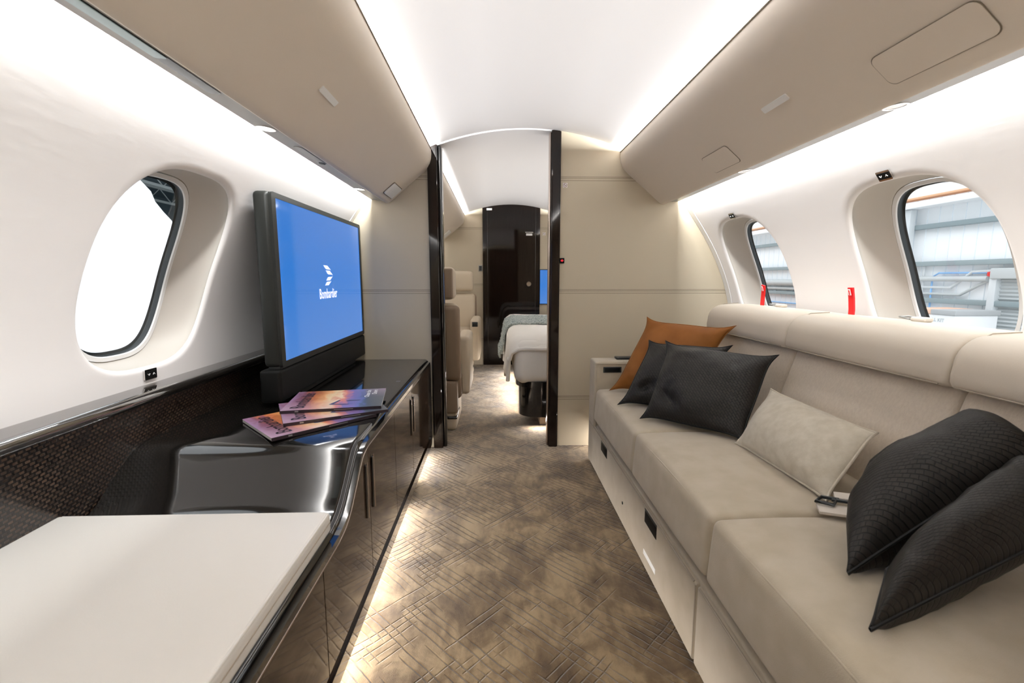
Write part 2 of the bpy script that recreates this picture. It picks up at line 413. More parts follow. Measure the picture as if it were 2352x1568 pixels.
def glass():
    m = bpy.data.materials.new('window_pane'); m.use_nodes = True; nt = m.node_tree; nt.nodes.clear()
    o = nt.nodes.new('ShaderNodeOutputMaterial'); tr = nt.nodes.new('ShaderNodeBsdfTransparent'); gl = nt.nodes.new('ShaderNodeBsdfGlossy')
    gl.inputs['Roughness'].default_value = .01; lw = nt.nodes.new('ShaderNodeLayerWeight'); pw_ = nt.nodes.new('ShaderNodeMath'); pw_.operation = 'POWER'; pw_.inputs[1].default_value = 5; nt.links.new(lw.outputs['Facing'], pw_.inputs[0]); fr = nt.nodes.new('ShaderNodeMath'); fr.operation = 'MULTIPLY_ADD'; fr.inputs[1].default_value = .9; fr.inputs[2].default_value = .04; nt.links.new(pw_.outputs[0], fr.inputs[0]); mx = nt.nodes.new('ShaderNodeMixShader')
    tr.inputs[0].default_value = (.97, .985, .99, 1)
    nt.links.new(fr.outputs[0], mx.inputs[0]); nt.links.new(tr.outputs[0], mx.inputs[1]); nt.links.new(gl.outputs[0], mx.inputs[2]); nt.links.new(mx.outputs[0], o.inputs[0]); return m
M['glass'] = glass()

# ------------------------------------------------------------------ cabin section
PROF = [(1.20, .50), (1.20, .60), (1.2, .72), (1.19, .82), (1.168, .914), (1.137, 1.005), (1.098, 1.094), (1.055, 1.176), (.999, 1.266), (.944, 1.345), (.885, 1.43), (.83, 1.502), (.77, 1.575)]
def xw(z):
    P = PROF
    for i in range(len(P) - 1):
        if z <= P[i + 1][1] or i == len(P) - 2:
            break
    p0, p1, p2, p3 = P[max(i - 1, 0)], P[i], P[i + 1], P[min(i + 2, len(P) - 1)]
    h = p2[1] - p1[1]; t = (z - p1[1]) / h
    m1 = (p2[0] - p0[0]) / (p2[1] - p0[1]) * h; m2 = (p3[0] - p1[0]) / (p3[1] - p1[1]) * h
    return (2 * t**3 - 3 * t**2 + 1) * p1[0] + (t**3 - 2 * t**2 + t) * m1 + (-2 * t**3 + 3 * t**2) * p2[0] + (t**3 - t**2) * m2
def WP(s, y, z, off=0.0):
    """point on the sidewall of side s (-1 left, 1 right), pushed outboard by off"""
    d = (xw(z + .01) - xw(z - .01)) / .02; n = Vector((1, 0, -d)).normalized()
    return Vector((s * (xw(z) + n.x * off), y, z + n.z * off))
WZC, WA, WB = 1.010, .243, .270                     # window opening: centre height, half width, half height
WIN = [(.47, -1), (1.375, 0), (2.28, 0)]
ZLO, ZHI, HW = .60, 1.50, .42
NS = 20
def sq(k, n=NS):
    """k-th point of 4n around the unit square"""
    side, t = divmod(k, n); t = -1 + 2 * t / n
    return [(t, -1), (1, t), (-t, 1), (-1, -t)][side]
def contour(k, a, b, ex=3.0):
    p, q = sq(k); l = (abs(p) ** ex + abs(q) ** ex) ** (-1 / ex); return p * l * a, q * l * b

def sidewall(s, ya, yb, wins, name, label):
    bm = BM(); zc = (ZLO + ZHI) / 2
    zs = [ZLO + (ZHI - ZLO) * k / NS for k in range(NS + 1)]
    def strip(a, b):
        n = max(1, int((b - a) / .12)); rows = [[bm.verts.new(WP(s, a + (b - a) * j / n, z)) for z in zs] for j in range(n + 1)]
        for j in range(n):
            for i in range(NS): bm.faces.new((rows[j][i], rows[j][i + 1], rows[j + 1][i + 1], rows[j + 1][i]))
    cur = ya
    for yc in wins:
        if yc - HW > cur + 1e-4: strip(cur, yc - HW)
        rings = []
        rect = []
        for k in range(4 * NS):
            p, q = sq(k); rect.append((yc + p * HW, zc + q * (ZHI - ZLO) / 2))
        for t in (1, .8, .6, .42, .26, .14, .05):
            r_ = []
            for k in range(4 * NS):
                cu, cv = contour(k, WA + .014, WB + .014); ry, rz = rect[k]
                r_.append(bm.verts.new(WP(s, yc + cu + (ry - yc - cu) * t, WZC + cv + (rz - WZC - cv) * t)))
            rings.append(r_)
        for d, off in ((.014, 0), (.008, .0012), (.003, .005), (0, .011)):
            rings.append([bm.verts.new(WP(s, yc + contour(k, WA + d, WB + d)[0], WZC + contour(k, WA + d, WB + d)[1], off)) for k in range(4 * NS)])
        for A, B in zip(rings, rings[1:]):
            for k in range(4 * NS): bm.faces.new((A[k], A[(k + 1) % (4 * NS)], B[(k + 1) % (4 * NS)], B[k]))
        cur = yc + HW
    if yb > cur + 1e-4: strip(cur, yb)
    # the rolled-up top edge behind the light slot and the part hidden low down
    for za, zb in ((.50, ZLO), (ZHI, 1.575)):
        extra = [bm.verts.new(WP(s, ya, z)) for z in (za, zb)] + [bm.verts.new(WP(s, yb, z)) for z in (zb, za)]
        bm.faces.new(extra)
    lowp = [(s * 1.20, .50), (s * 1.17, .30), (s * 1.10, .12), (s * 1.06, -.01)]
    extrude_xz(bm, lowp, ya, yb, 1)
    bmesh.ops.remove_doubles(bm, verts=bm.verts, dist=.0004)
    bmesh.ops.recalc_face_normals(bm, faces=bm.faces)
    return struct(name, bm, M['wall'], label, 'wall', angle=60)
def window(i, s, yc, label):
    n4 = 4 * NS; rings = []; bm = BM()
    steps = [(0, .011), (-.05, .014), (-.06, .020), (-.03, .027), (.05, .036), (.17, .046), (.35, .058), (.56, .070), (.78, .081), (.92, .087), (1.0, .090)]
    Ai, Bi, Ci = .176, .244, .996
    for t, off in steps:
        a = WA + (Ai - WA) * t; b = WB + (Bi - WB) * t; zc = WZC + (Ci - WZC) * t
        rings.append([bm.verts.new(WP(s, yc + contour(k, a, b)[0], zc + contour(k, a, b)[1], off)) for k in range(n4)])
    for A, B in zip(rings, rings[1:]):
        for k in range(n4): bm.faces.new((A[k], A[(k + 1) % n4], B[(k + 1) % n4], B[k]))
    bmesh.ops.recalc_face_normals(bm, faces=bm.faces)
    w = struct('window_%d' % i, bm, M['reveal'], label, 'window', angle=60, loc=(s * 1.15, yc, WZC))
    def loop(name, mat, lst):
        bm = BM(); rr = []
        for d, off in lst: rr.append([bm.verts.new(WP(s, yc + contour(k, Ai + d, Bi + d)[0], Ci + contour(k, Ai + d, Bi + d)[1], off)) for k in range(n4)])
        for A, B in zip(rr, rr[1:]):
            for k in range(n4): bm.faces.new((A[k], A[(k + 1) % n4], B[(k + 1) % n4], B[k]))
        bmesh.ops.recalc_face_normals(bm, faces=bm.faces); return obj(name, bm, mat, w)
    loop('seal_line', M['groove'], [(.001, .0895), (0, .0925), (-.0025, .0925)])
    loop('inner_frame', M['bezel'], [(-.0025, .0885), (-.013, .0890), (-.015, .093)])
    loop('gasket', M['gasket'], [(-.015, .093), (-.016, .100), (-.017, .110), (-.024, .111)])
    bm = BM(); rr = []
    for sc_ in (1, .66, .33):
        rr.append([bm.verts.new(WP(s, yc + contour(k, Ai - .016, Bi - .016)[0] * sc_, Ci + contour(k, Ai - .016, Bi - .016)[1] * sc_, .100)) for k in range(n4)])
    c0 = bm.verts.new(WP(s, yc, Ci, .100))
    for A, B in zip(rr, rr[1:]):
        for k in range(n4): bm.faces.new((A[k], A[(k + 1) % n4], B[(k + 1) % n4], B[k]))
    for k in range(n4): bm.faces.new((rr[-1][k], rr[-1][(k + 1) % n4], c0))
    bmesh.ops.recalc_face_normals(bm, faces=bm.faces); obj('pane', bm, M['glass'], w)
    return w
for s, nm in ((-1, 'left'), (1, 'right')):
    sidewall(s, Y0, YB, [x[0] for x in WIN], 'wall_' + nm, 'cream curved cabin sidewall with oval windows on the %s' % nm)
    sidewall(s, YB2, YE, [], 'wall_%s_next_room' % nm, 'cream curved sidewall of the room beyond the doorway, %s side' % nm)
n = 1
for s, nm in ((-1, 'left'), (1, 'right')):
    for (yc, _), lb in zip(WIN, ('large oval window on the %s beside the camera' % nm,
                                  ('large oval window on the left with white sheet outside' if s < 0 else 'nearer oval window above the sofa on the right'),
                                  ('oval window hidden behind the television' if s < 0 else 'farther small oval window above the sofa near the divider'))):
        window(n, s, yc, lb); n += 1

# floor
bm = BM(); quad(bm, [(-1.2, Y0, 0), (1.2, Y0, 0), (1.2, YE, 0), (-1.2, YE, 0)])
struct('floor', bm, M['carpet'], 'brown patterned cut pile carpet along the aisle', 'carpet')
# ceiling: arched panel with the cove behind each bin edge
def ceil_prof(dz=0):
    pts = []
    for k in range(25):
        x = -.50 + k * 1.0 / 24; pts.append((x, 1.812 - .36 * x * x + dz))
    L = [(-.83, 1.502), (-.82, 1.535), (-.75, 1.62), (-.66, 1.695), (-.58, 1.722)]
    return L + pts + [(-x, z) for x, z in reversed(L)]
bm = BM(); extrude_xz(bm, ceil_prof(), Y0, YB + .01, 6); extrude_xz(bm, ceil_prof(-.006), YB2 - .01, YE, 6)
struct('ceiling', bm, M['ceiling'], 'white arched ceiling panel lit from both edges', 'ceiling', angle=60)
# divider bulkheads
def outline(s, n=14):
    lo = [(s * 1.06, 0), (s * 1.12, .12), (s * 1.19, .30), (s * 1.22, .5)]
    return lo + [(s * (xw(.55 + k * (1.57 - .55) / n) + .02), .55 + k * (1.57 - .55) / n) for k in range(n + 1)] + [(s * .70, 1.70), (s * .6, 1.735)]
def bulkhead(name, s, xin, ya, yb, label, mat=None):
    pts = outline(s); k = 6; x1 = s * .5
    top = [(x1 + (xin - x1) * j / k, 1.83 - .36 * (x1 + (xin - x1) * j / k) ** 2) for j in range(k + 1)]
    bm = BM(); prism(bm, [(xin, 0)] + pts + top, 'y', ya, yb)
    return struct(name, bm, mat or M['bulk'], label, 'wall', angle=20)
bulkhead('wall_divider_left', -1, -.545, YB, YB2, 'beige leather divider wall with stitched lines left of the doorway')
bulkhead('wall_divider_right', 1, .189, YB, YB2, 'beige leather divider wall with stitched lines right of the doorway')
bm = BM(); prism(bm, outline(-1) + [(-.5, 1.74)] + [(-.5 + k * .1, 1.83 - .36 * (-.5 + k * .1) ** 2) for k in range(11)] + [(x, z) for x, z in reversed(outline(1))], 'y', Y0 - .05, Y0)
struct('wall_aft', bm, M['bulk'], 'beige bulkhead behind the camera', 'wall', angle=20)
bm = pbox((-.36, Y0 - .001, 0), (.36, Y0 + .02, 1.72), .004); struct('added_dark_door', bm, M['wood'], 'added unseen dark door behind the camera, darkening reflections', 'door')  # added out of view so that the glossy far door reflects something dark
# header arch over the doorway
bm = BM(); hp = [(-.545 + k * .734 / 12, 0) for k in range(13)]
top = [(x, 1.83 - .36 * x * x) for x, _ in hp]; bot = [(x, 1.8045 - .36 * x * x) for x, _ in reversed(hp)]
prism(bm, top + bot, 'y', YB, YB2); struct('trim_1', bm, M['ceiling'], 'thin white arched header above the doorway', 'trim')
# jamb posts
def post(name, x0, x1, label):
    bm = BM(); zt = lambda x: 1.806 - .36 * x * x
    m = (x0 + x1) / 2; 
    prism(bm, [(x0, 0), (x1, 0), (x1, zt(x1)), (m, zt(m)), (x0, zt(x0))], 'y', YB - .022, YB2 + .015)
    bmesh.ops.bevel(bm, geom=[e for e in bm.edges if abs((e.verts[0].co - e.verts[1].co).z) > 1], offset=.006, segments=3, affect='EDGES')
    return struct(name, bm, M['wood'], label, 'door post')
p = post('trim_2', -.545, -.490, 'dark glossy veneer door post left of the doorway')
p = post('trim_3', .137, .189, 'dark glossy veneer door post right of the doorway')
# pocket door edge beside each post
bm = pbox((-.490, YB + .005, 0), (-.470, YB2 - .005, 1.715), .003); struct('door_1', bm, M['black'], 'glossy black edge of the pocket door inside the left post', 'door')
bm = pbox((.128, YB + .005, 0), (.137, YB2 - .02, 1.795), .002); struct('trim_4', bm, M['glint'], 'thin polished strip along the right door post', 'trim')
# door bulkhead at the far end of the next room
bm = BM(); prism(bm, outline(-1) + [(-.5, 1.74)] + [(-.5 + k * .1, 1.83 - .36 * (-.5 + k * .1) ** 2) for k in range(11)] + [(x, z) for x, z in reversed(outline(1))], 'y', YE, YE + .05)
struct('wall_far', bm, M['bulk'], 'beige bulkhead at the far end of the next room', 'wall', angle=20)
bm = BM(); px = [-.322 + k * .644 / 12 for k in range(13)]
prism(bm, [(-.322, 0)] + [(.322, 0)] + [(x, 1.808 - .36 * x * x) for x in reversed(px)], 'y', YE - .02, YE - .001)
d = struct('door_2', bm, M['wood'], 'dark glossy wooden door at the far end', 'door', loc=(0, YE - .01, 0))
for x in (-.268, .272):
    obj('stile_line', pbox((x - .003, YE - .024, .01), (x + .003, YE - .019, 1.77), .001), M['black'], d)
obj('door_knob', disc(BM(), (.197, YE - .018, .93), (0, -1, 0), .030, .022, r2=.024), M['bronze'], d)
obj('door_plate', pbox((.165, YE - .026, 1.468), (.235, YE - .019, 1.492), .002), M['plate'], d)
obj('plate_bar', pbox((.155, YE - .027, 1.500), (.243, YE - .019, 1.508), .001), M['chrome'], d)
obj('door_plate', pbox((-.275, YE - .026, 1.742), (-.215, YE - .019, 1.765), .002), M['plate'], d)

# ------------------------------------------------------------------ overhead bins
def bin_prof(s):
    P = [(.522, 1.690), (.520, 1.668), (.523, 1.640), (.530, 1.618), (.541, 1.600), (.557, 1.583), (.580, 1.563), (.625, 1.526), (.68, 1.480), (.735, 1.432),
         (.757, 1.414), (.766, 1.409), (.776, 1.408), (.783, 1.412), (.786, 1.421)]
    Q = [(.80, 1.470), (.74, 1.52), (.62, 1.630), (.545, 1.655), (.529, 1.690)]
    return [(s * x, z) for x, z in P + [(.80, 1.4235)] + Q]
def overhead_bin(s, ya, yb, label):
    t = thing('overhead_bin', label, 'overhead bin', (s * .65, (ya + yb) / 2, 1.41), 'overhead bins along both sides of the ceiling')
    bm = BM(); extrude_xz(bm, bin_prof(s), ya, yb, 1, closed=True, caps=True); obj('bin_shell', bm, M['bin'], t, angle=30)
    bm = BM(); extrude_xz(bm, [(s * x, z) for x, z in [(.784, 1.4215), (.80, 1.4225), (.850, 1.4268), (.855, 1.4260), (.858, 1.4285), (.853, 1.433), (.80, 1.431)]], ya, yb, 1, closed=True, caps=True)
    obj('light_rail', bm, M['soffit'], t, angle=30)
    bm = BM(); extrude_xz(bm, [(s * x, z) for x, z in [(.519, 1.688), (.5185, 1.692), (.522, 1.696), (.528, 1.693), (.528, 1.688)]], ya, yb, 1, closed=True, caps=True)
    obj('valance_edge', bm, M['groove'], t)
    return t
BL = overhead_bin(-1, Y0, YB - .002, 'long beige overhead bin above the television, along the left ceiling edge')
BR = overhead_bin(1, Y0, YB - .002, 'long beige overhead bin above the sofa, along the right ceiling edge')
BL2 = overhead_bin(-1, YB2 + .002, YE - .002, 'beige overhead bin beyond the doorway above the armchairs')
BR2 = overhead_bin(1, YB2 + .002, YE - .002, 'beige overhead bin beyond the doorway above the bed')
def binP(s):
    # frame on the sloping face: u along y, v down the slope
    a, b = Vector((s * .60, 0, 1.5465)), Vector((s * .735, 0, 1.432)); dv = (b - a).normalized(); nn = Vector((-s * -dv.z * s * s, 0, 0))
    nrm = Vector((dv.z * s, 0, -dv.x * s)); 
    if nrm.z > 0: nrm = -nrm
    return lambda u, v, w_: a + dv * v + Vector((0, u, 0)) + nrm * w_
def v_of(s, x): return (abs(x) - .60) / ((.735 - .60) / math.hypot(.135, .1145))
for s, t in ((-1, BL), (1, BR)):
    P = binP(s)
    obj('ceiling_badge', plate(BM(), P, rrect(1.348, 1.468, v_of(s, .636 if s < 0 else .641), v_of(s, .650 if s < 0 else .656), .004), .003), M['plate'], t)
P = binP(1)
def access(t, P, u0, u1, v0, v1, r):
    obj('panel_groove', plate(BM(), P, rrect(u0 - .0018, u1 + .0018, v0 - .0018, v1 + .0018, r), .0009), M['groove'], t)
    obj('access_panel', plate(BM(), P, rrect(u0, u1, v0, v1, r), .0018), M['bin'], t)
access(BR, P, .855, 1.09, v_of(1, .672), v_of(1, .733), .018)
access(BR, P, 1.755, 1.955, v_of(1, .675), v_of(1, .738), .014)
P = binP(-1)
obj('panel_groove', plate(BM(), P, rrect(2.428, 2.618, v_of(1, .680), v_of(1, .742), .012), .002), M['groove'], BL)
obj('latch_plate', plate(BM(), P, rrect(2.435, 2.605, v_of(1, .683), v_of(1, .739), .012), .007), M['plate'], BL)
obj('latch_plate', plate(BM(), binP(-1), rrect(4.95, 5.15, v_of(1, .66), v_of(1, .735), .012), .007), M['plate'], BL2)
def railP(s):
    a = Vector((s * .80, 0, 1.4225)); dv = Vector((s * .058, 0, .005)).normalized(); nrm = Vector((s * .086, 0, -1)).normalized()
    return lambda u, v, w_: a + dv * v + Vector((0, u, 0)) + nrm * w_
# reading lights in the light rails
def reading_light(s, y, lit, label):
    P = railP(s); t = thing('reading_light', label, 'light', P(y, .030, 0), 'round reading lights under the bins'); nrm = P(0, 0, 1) - P(0, 0, 0)
    obj('trim_ring', ring(BM(), P(y, .030, 0), nrm, .0215, .027, .0022), M['chrome'], t)
    obj('lens', disc(BM(), P(y, .030, 0), nrm, .0213, .0012), M['lens'] if lit else M['lensoff'], t)
    if lit:
        l = bpy.data.lights.new('reading_light_beam', 'SPOT'); l.energy = lit; l.spot_size = R(75); l.spot_blend = .6; l.shadow_soft_size = .012; l.color = (.95, .96, 1)
        o = bpy.data.objects.new('reading_light_beam', l); C.objects.link(o); o.location = P(y, .030, .006); o.rotation_euler = (0, 0, 0)
        o.rotation_euler = Vector((s * -.12, 0, -1)).to_track_quat('-Z', 'Y').to_euler()
reading_light(-1, 1.418, 5, 'round glowing reading light under the left bin, near the top of the television')
reading_light(-1, 2.33, 2, 'small round reading light under the left bin next to the divider')
reading_light(1, 1.19, 0, 'round unlit reading light under the right bin below the large access panel')
reading_light(1, 3.55, 14, 'added unseen reading light under the bin, brightening the bed')  # extra lamp out of sight, added to brighten the bed
reading_light(1, 1.893, 0, 'small round unlit reading light under the right bin near the divider')
# dark slots with a half-drawn cover in the left rail
for y0, y1, lb, tl in ((.66, 1.165, 'long dark glass flap slot in the left light rail with pale blue cover', True), (1.60, 1.835, 'short glossy flap slot in the left light rail beyond the glowing light', False)):
    P = railP(-1); t = thing('service_flap', lb, 'service panel', P((y0 + y1) / 2, 0, 0))
    obj('flap', plate(BM(), P, rrect(y0, y1, .004, .033, .012), .0016), M['flap'] if tl else M['soffit'], t)
    if tl: obj('sliding_cover', plate(BM(), P, rrect(y0 + .02, .985, .006, .031, .005), .0026), M['teal'], t)
    else: obj('slot_end', plate(BM(), P, rrect(y1 - .03, y1 - .002, .008, .028, .008), .0030), M['blackmatte'], t)

# ------------------------------------------------------------------ window shade switches
def switch(s, y, z, label):
    o = WP(s, y, z, -.001); dn = (WP(s, y, z - .02) - WP(s, y, z + .02)).normalized(); dy = Vector((0, 1, 0)); nn = (WP(s, y, z, -.01) - WP(s, y, z)).normalized()
    t = thing('shade_switch', label, 'switch', o, 'window shade switches with arrow keys')
    rd = dy if s < 0 else -dy
    P = lambda u, v, w_: o + rd * u - dn * v + nn * w_
    obj('frame', plate(BM(), P, rrect(-.024, .024, -.0155, .0155, .003), .004), M['chrome'], t)
    obj('rocker', plate(BM(), P, rrect(-.0215, .0215, -.010, .010, .002), .0052), M['blackmatte'], t)
    for cx, sg in ((-.010, -1), (.010, 1)):
        bm = BM(); tube(bm, [P(cx - .004, -.0025 * sg, .0056), P(cx, .0025 * sg, .0056), P(cx + .004, -.0025 * sg, .0056)], .0009, 6)
        obj('arrow_mark', bm, M['white'], t)
switch(-1, 1.378, .718, 'small black shade switch below the large left window')
switch(1, 1.375, 1.300, 'small black shade switch above the nearer right window')
switch(1, 2.262, 1.299, 'small black shade switch above the farther right window')

# ------------------------------------------------------------------ left dado ledge and woven lower panel
bm = BM(); extrude_xz(bm, [(-1.215, .690), (-1.145, .686), (-1.137, .684), (-1.132, .679), (-1.130, .672), (-1.130, .662), (-1.134, .656), (-1.16, .650)], Y0, YB, 1)
bmesh.ops.recalc_face_normals(bm, faces=bm.faces)
struct('trim_5', bm, M['ledge'], 'glossy black ledge along the left wall under the window', 'trim')
bm = BM(); ys = 40
pr = [(-1.146, .658), (-1.150, .62), (-1.160, .56), (-1.172, .50), (-1.182, .42), (-1.186, .36)]
l = bm.loops.layers.uv.active; acc = [0]
for a, b in zip(pr, pr[1:]): acc.append(acc[-1] + math.hypot(a[0] - b[0], a[1] - b[1]))
for i in range(len(pr) - 1):
    quad(bm, [(pr[i][0], Y0, pr[i][1]), (pr[i][0], YB, pr[i][1]), (pr[i + 1][0], YB, pr[i + 1][1]), (pr[i + 1][0], Y0, pr[i + 1][1])],
         [(Y0, acc[i]), (YB, acc[i]), (YB, acc[i + 1]), (Y0, acc[i + 1])])
bmesh.ops.remove_doubles(bm, verts=bm.verts, dist=1e-4)
struct('trim_6', bm, M['dado'], 'dark brown woven panel along the lower left wall', 'wall panel')
# light strips framing the sidewall ends against the divider
for s, nm, k in ((-1, 'left', 7), (1, 'right', 8)):
    bm = BM(); zz = [.70 + j * .72 / 16 for j in range(17)]; rows = []
    for y, o in ((YB - .052, -.001), (YB - .050, -.004), (YB - .004, -.004), (YB - .002, -.001)):
        rows.append([bm.verts.new(WP(s, y, z, o)) for z in zz])
    for A, B in zip(rows, rows[1:]):
        for j in range(16): bm.faces.new((A[j], A[j + 1], B[j + 1], B[j]))
    bmesh.ops.recalc_face_normals(bm, faces=bm.faces)
    struct('trim_%d' % k, bm, M['bezel'], 'pale curved strip where the %s sidewall meets the divider' % nm, 'trim')

# ------------------------------------------------------------------ credenza (media cabinet)
CT = [(2.585, .545), (2.2, .545), (1.8, .545), (1.5, .545), (1.34, .545), (1.295, .5435), (1.262, .5375), (1.238, .526), (1.215, .508), (1.185, .483), (1.155, .458), (1.125, .435), (1.09, .418), (1.04, .409), (.98, .407), (.5, .406), (-1.15, .406)]
def ct(y):
    for (a, za), (b, zb) in zip(CT, CT[1:]):
        if b <= y <= a: return za + (zb - za) * (a - y) / (a - b)
    return CT[-1][1]
def fine(P, n=3):
    out = []
    for i in range(len(P) - 1):
        p0, p1, p2, p3 = P[max(i - 1, 0)], P[i], P[i + 1], P[min(i + 2, len(P) - 1)]
        k = n if abs(p1[1] - p2[1]) > 1e-3 else 1
        for j in range(k):
            t = j / k; h = lambda a, b, c, d: .5 * (2 * b + (c - a) * t + (2 * a - 5 * b + 4 * c - d) * t * t + (3 * b - a - 3 * c + d) * t ** 3)
            if k == 1: out.append(p1)
            else: out.append((h(p0[0], p1[0], p2[0], p3[0]), h(p0[1], p1[1], p2[1], p3[1])))
    return out + [P[-1]]
CTF = fine(CT)
cz = thing('media_cabinet', 'glossy black low media cabinet under the television with a scooped near end', 'cabinet', (-.86, 1.0, .05))
bm = BM(); rows = []; XB, XF, rr_ = -1.176, -.556, .024
for y, z in CTF:
    sec = [(XB, .05), (XB, z)] + [(XF - rr_ + rr_ * math.sin(R(a)), z - rr_ + rr_ * math.cos(R(a))) for a in range(0, 91, 15)] + [(XF, .05)]
    rows.append([bm.verts.new((x, y, zz)) for x, zz in sec])
for A, B in zip(rows, rows[1:]):
    for k in range(len(A)): bm.faces.new((A[k], A[(k + 1) % len(A)], B[(k + 1) % len(A)], B[k]))
bm.faces.new(rows[0]); bm.faces.new(rows[-1][::-1]); bmesh.ops.recalc_face_normals(bm, faces=bm.faces)
obj('cabinet_body', bm, M['black'], cz, angle=50)
def band(outer, inner, xa, xb, name, mat):
    bm = BM(); q = []
    for x in (xa, xb):
        q.append(([bm.verts.new((x, y, z)) for y, z in outer], [bm.verts.new((x, y, z)) for y, z in inner]))
    n = len(outer)
    for i in range(n - 1):
        bm.faces.new((q[1][0][i], q[1][0][i + 1], q[1][1][i + 1], q[1][1][i]))
        bm.faces.new((q[0][0][i], q[1][0][i], q[1][0][i + 1], q[0][0][i + 1]))
        bm.faces.new((q[0][1][i], q[0][1][i + 1], q[1][1][i + 1], q[1][1][i]))
    bmesh.ops.recalc_face_normals(bm, faces=bm.faces)
    return obj(name, bm, mat, cz, angle=50)
top_o = [(y, z - .012) for y, z in CTF]; top_i = [(y, z - .030) for y, z in CTF]
outer = [(-1.15, .048), (2.545, .048)] + arc(2.545, .088, .04, -90, 0, 5) + arc(2.555, .503, .030, 0, 90, 5) + [p for p in top_o if p[0] < 2.55]
inner = [(-1.15, .092), (2.530, .092)] + arc(2.522, .110, .018, -90, 0, 5) + arc(2.520, .495, .020, 0, 90, 5) + [p for p in top_i if p[0] < 2.55]
band(outer, inner, -.558, -.545, 'side_rim', M['black'])
bm = BM(); tube(bm, [(-.5462, y, z) for y, z in top_i if y < 2.53], .0026, 6); obj('rim_glint', bm, M['glint'], cz)  # bright metal tube standing in for the glint along the rim's bevel
seams = [2.545, 2.024, 1.672, 1.320, .945, .30, -.40, -1.14]
for a, b in zip(seams, seams[1:]):
    ys = sorted({b + .002, a - .002, *[y for y, z in CTF if b + .002 < y < a - .002]})
    poly = [(y, .088) for y in (b + .002, a - .002)] + [(y, ct(y) - .026) for y in reversed(ys)]
    bm = BM(); prism(bm, poly, 'x', -.557, -.5515); o = obj('cabinet_door', bm, M['woodside'], cz, angle=20)
    for yh in (1.283, 1.351, 1.998, 2.052):
        if b < yh < a:
            obj('door_handle', pbox((-.5525, yh - .007, .305), (-.5465, yh + .007, .465), .002), M['black'], o)
            obj('handle_edge', pbox((-.5475, yh + .005, .30), (-.5455, yh + .0085, .47), .001), M['glint'], o)
obj('top_label', text_bm('III', .028, (-.598, 2.02, .5452), (0, 1, 0), (-1, 0, 0), .0004, 1.1), M['grille'], cz)
obj('cabinet_foot', pbox((-.66, 1.93, 0), (-.585, 2.20, .05), .004), M['sofa'], cz)
obj('toekick_panel', pbox((-1.17, -1.1, 0), (-.66, 2.55, .049), .003), M['sofa'], cz)

# cream leather bench cushion in the foreground
t = thing('bench_cushion', 'cream leather bench cushion in the bottom left foreground', 'cushion', (-.88, .35, .406))
bm = BM(); puff(bm, (-1.183, -1.0, .4075), (-.562, 1.035, .457), .010, bulge=(0, 0, .003), n=10, rs=4); obj('cushion_pad', bm, M['cream'], t)
P_ = [(-.5655, -1.0, .4535), (-.5655, 1.02, .4535)] + [(-.5755, 1.030, .4535), (-1.17, 1.030, .4535)]
bm = BM(); tube(bm, P_, .0032, 8); obj('piping', bm, M['cream'], t)
bm = BM(); tube(bm, [(-.5615, -1.0, .434), (-.5615, 1.025, .434)], .0012, 6); obj('seam', bm, M['piping'], t)

# ------------------------------------------------------------------ television
tv = thing('television', 'large flat television with blue screen standing on the black cabinet', 'television', (-.96, 2.12, .546))
XS = -.925
obj('housing', pbox((XS - .060, 1.615, .688), (XS - .004, 2.640, 1.290), .016, rs=4), M['tvframe'], tv)
bm = BM()
def ringplate(bm, yo0, yo1, zo0, zo1, yi0, yi1, zi0, zi1, x0, x1, r=.012):
    O = rrect(yo0, yo1, zo0, zo1, r); I = rrect(yi0, yi1, zi0, zi1, .003); n = len(O)
    A = [[bm.verts.new((x, y, z)) for y, z in L] for x in (x0, x1) for L in (O, I)]
    for i in range(n):
        j = (i + 1) % n
        bm.faces.new((A[2][i], A[2][j], A[3][j], A[3][i])); bm.faces.new((A[0][i], A[0][j], A[2][j], A[2][i])); bm.faces.new((A[3][i], A[3][j], A[1][j], A[1][i]))
    bmesh.ops.recalc_face_normals(bm, faces=bm.faces)
ringplate(bm, 1.622, 2.634, .686, 1.288, 1.651, 2.612, .706, 1.270, XS - .010, XS + .003)
obj('bezel', bm, M['tvframe'], tv)
bm = BM(); quad(bm, [(XS, 1.648, .703), (XS, 2.615, .703), (XS, 2.615, 1.273), (XS, 1.648, 1.273)], [(0, 0), (1, 0), (1, 1), (0, 1)])
scr = obj('screen', bm, M['screen'], tv, smooth=False)
# emblem of four slanted bars (upper pair leaning down to the tip, lower pair leaning back)
bm = BM(); Yt, Zt = 2.178, 1.006
def bar(ya, za, yb_, zb, wd):
    p = [(ya, za), (ya + wd * .82, za - .001), (yb_ + wd, zb + .003), (yb_ + wd * 1.08, zb - .006), (yb_ + wd * .95, zb + .001), (yb_ + .010, zb + .002), (yb_ - .004, zb + .006)]
    f = bm.faces.new([bm.verts.new((XS + .0012, y, z)) for y, z in p])
for (ya, za, yb_, zb, wd) in ((2.070, 1.0735, 2.100, 1.046, .062), (2.100, 1.041, 2.124, 1.013, .062)): bar(ya, za, yb_, zb, wd)
for (ya, za, yb_, zb, wd) in ((2.100, .975, 2.124, 1.001, .058), (2.080, .944, 2.106, .970, .056)):
    p = [(ya, za), (ya + wd * .85, za + .001), (yb_ + wd, zb - .003), (yb_ + wd * 1.08, zb + .006), (yb_ + wd * .95, zb - .001), (yb_ + .010, zb - .002), (yb_ - .004, zb - .006)]
    bm.faces.new([bm.verts.new((XS + .0012, y, z)) for y, z in p])
for v in bm.verts: v.co.z = 1.011 + (v.co.z - 1.009) * .68; v.co.y = 2.118 + (v.co.y - 2.128) * .92
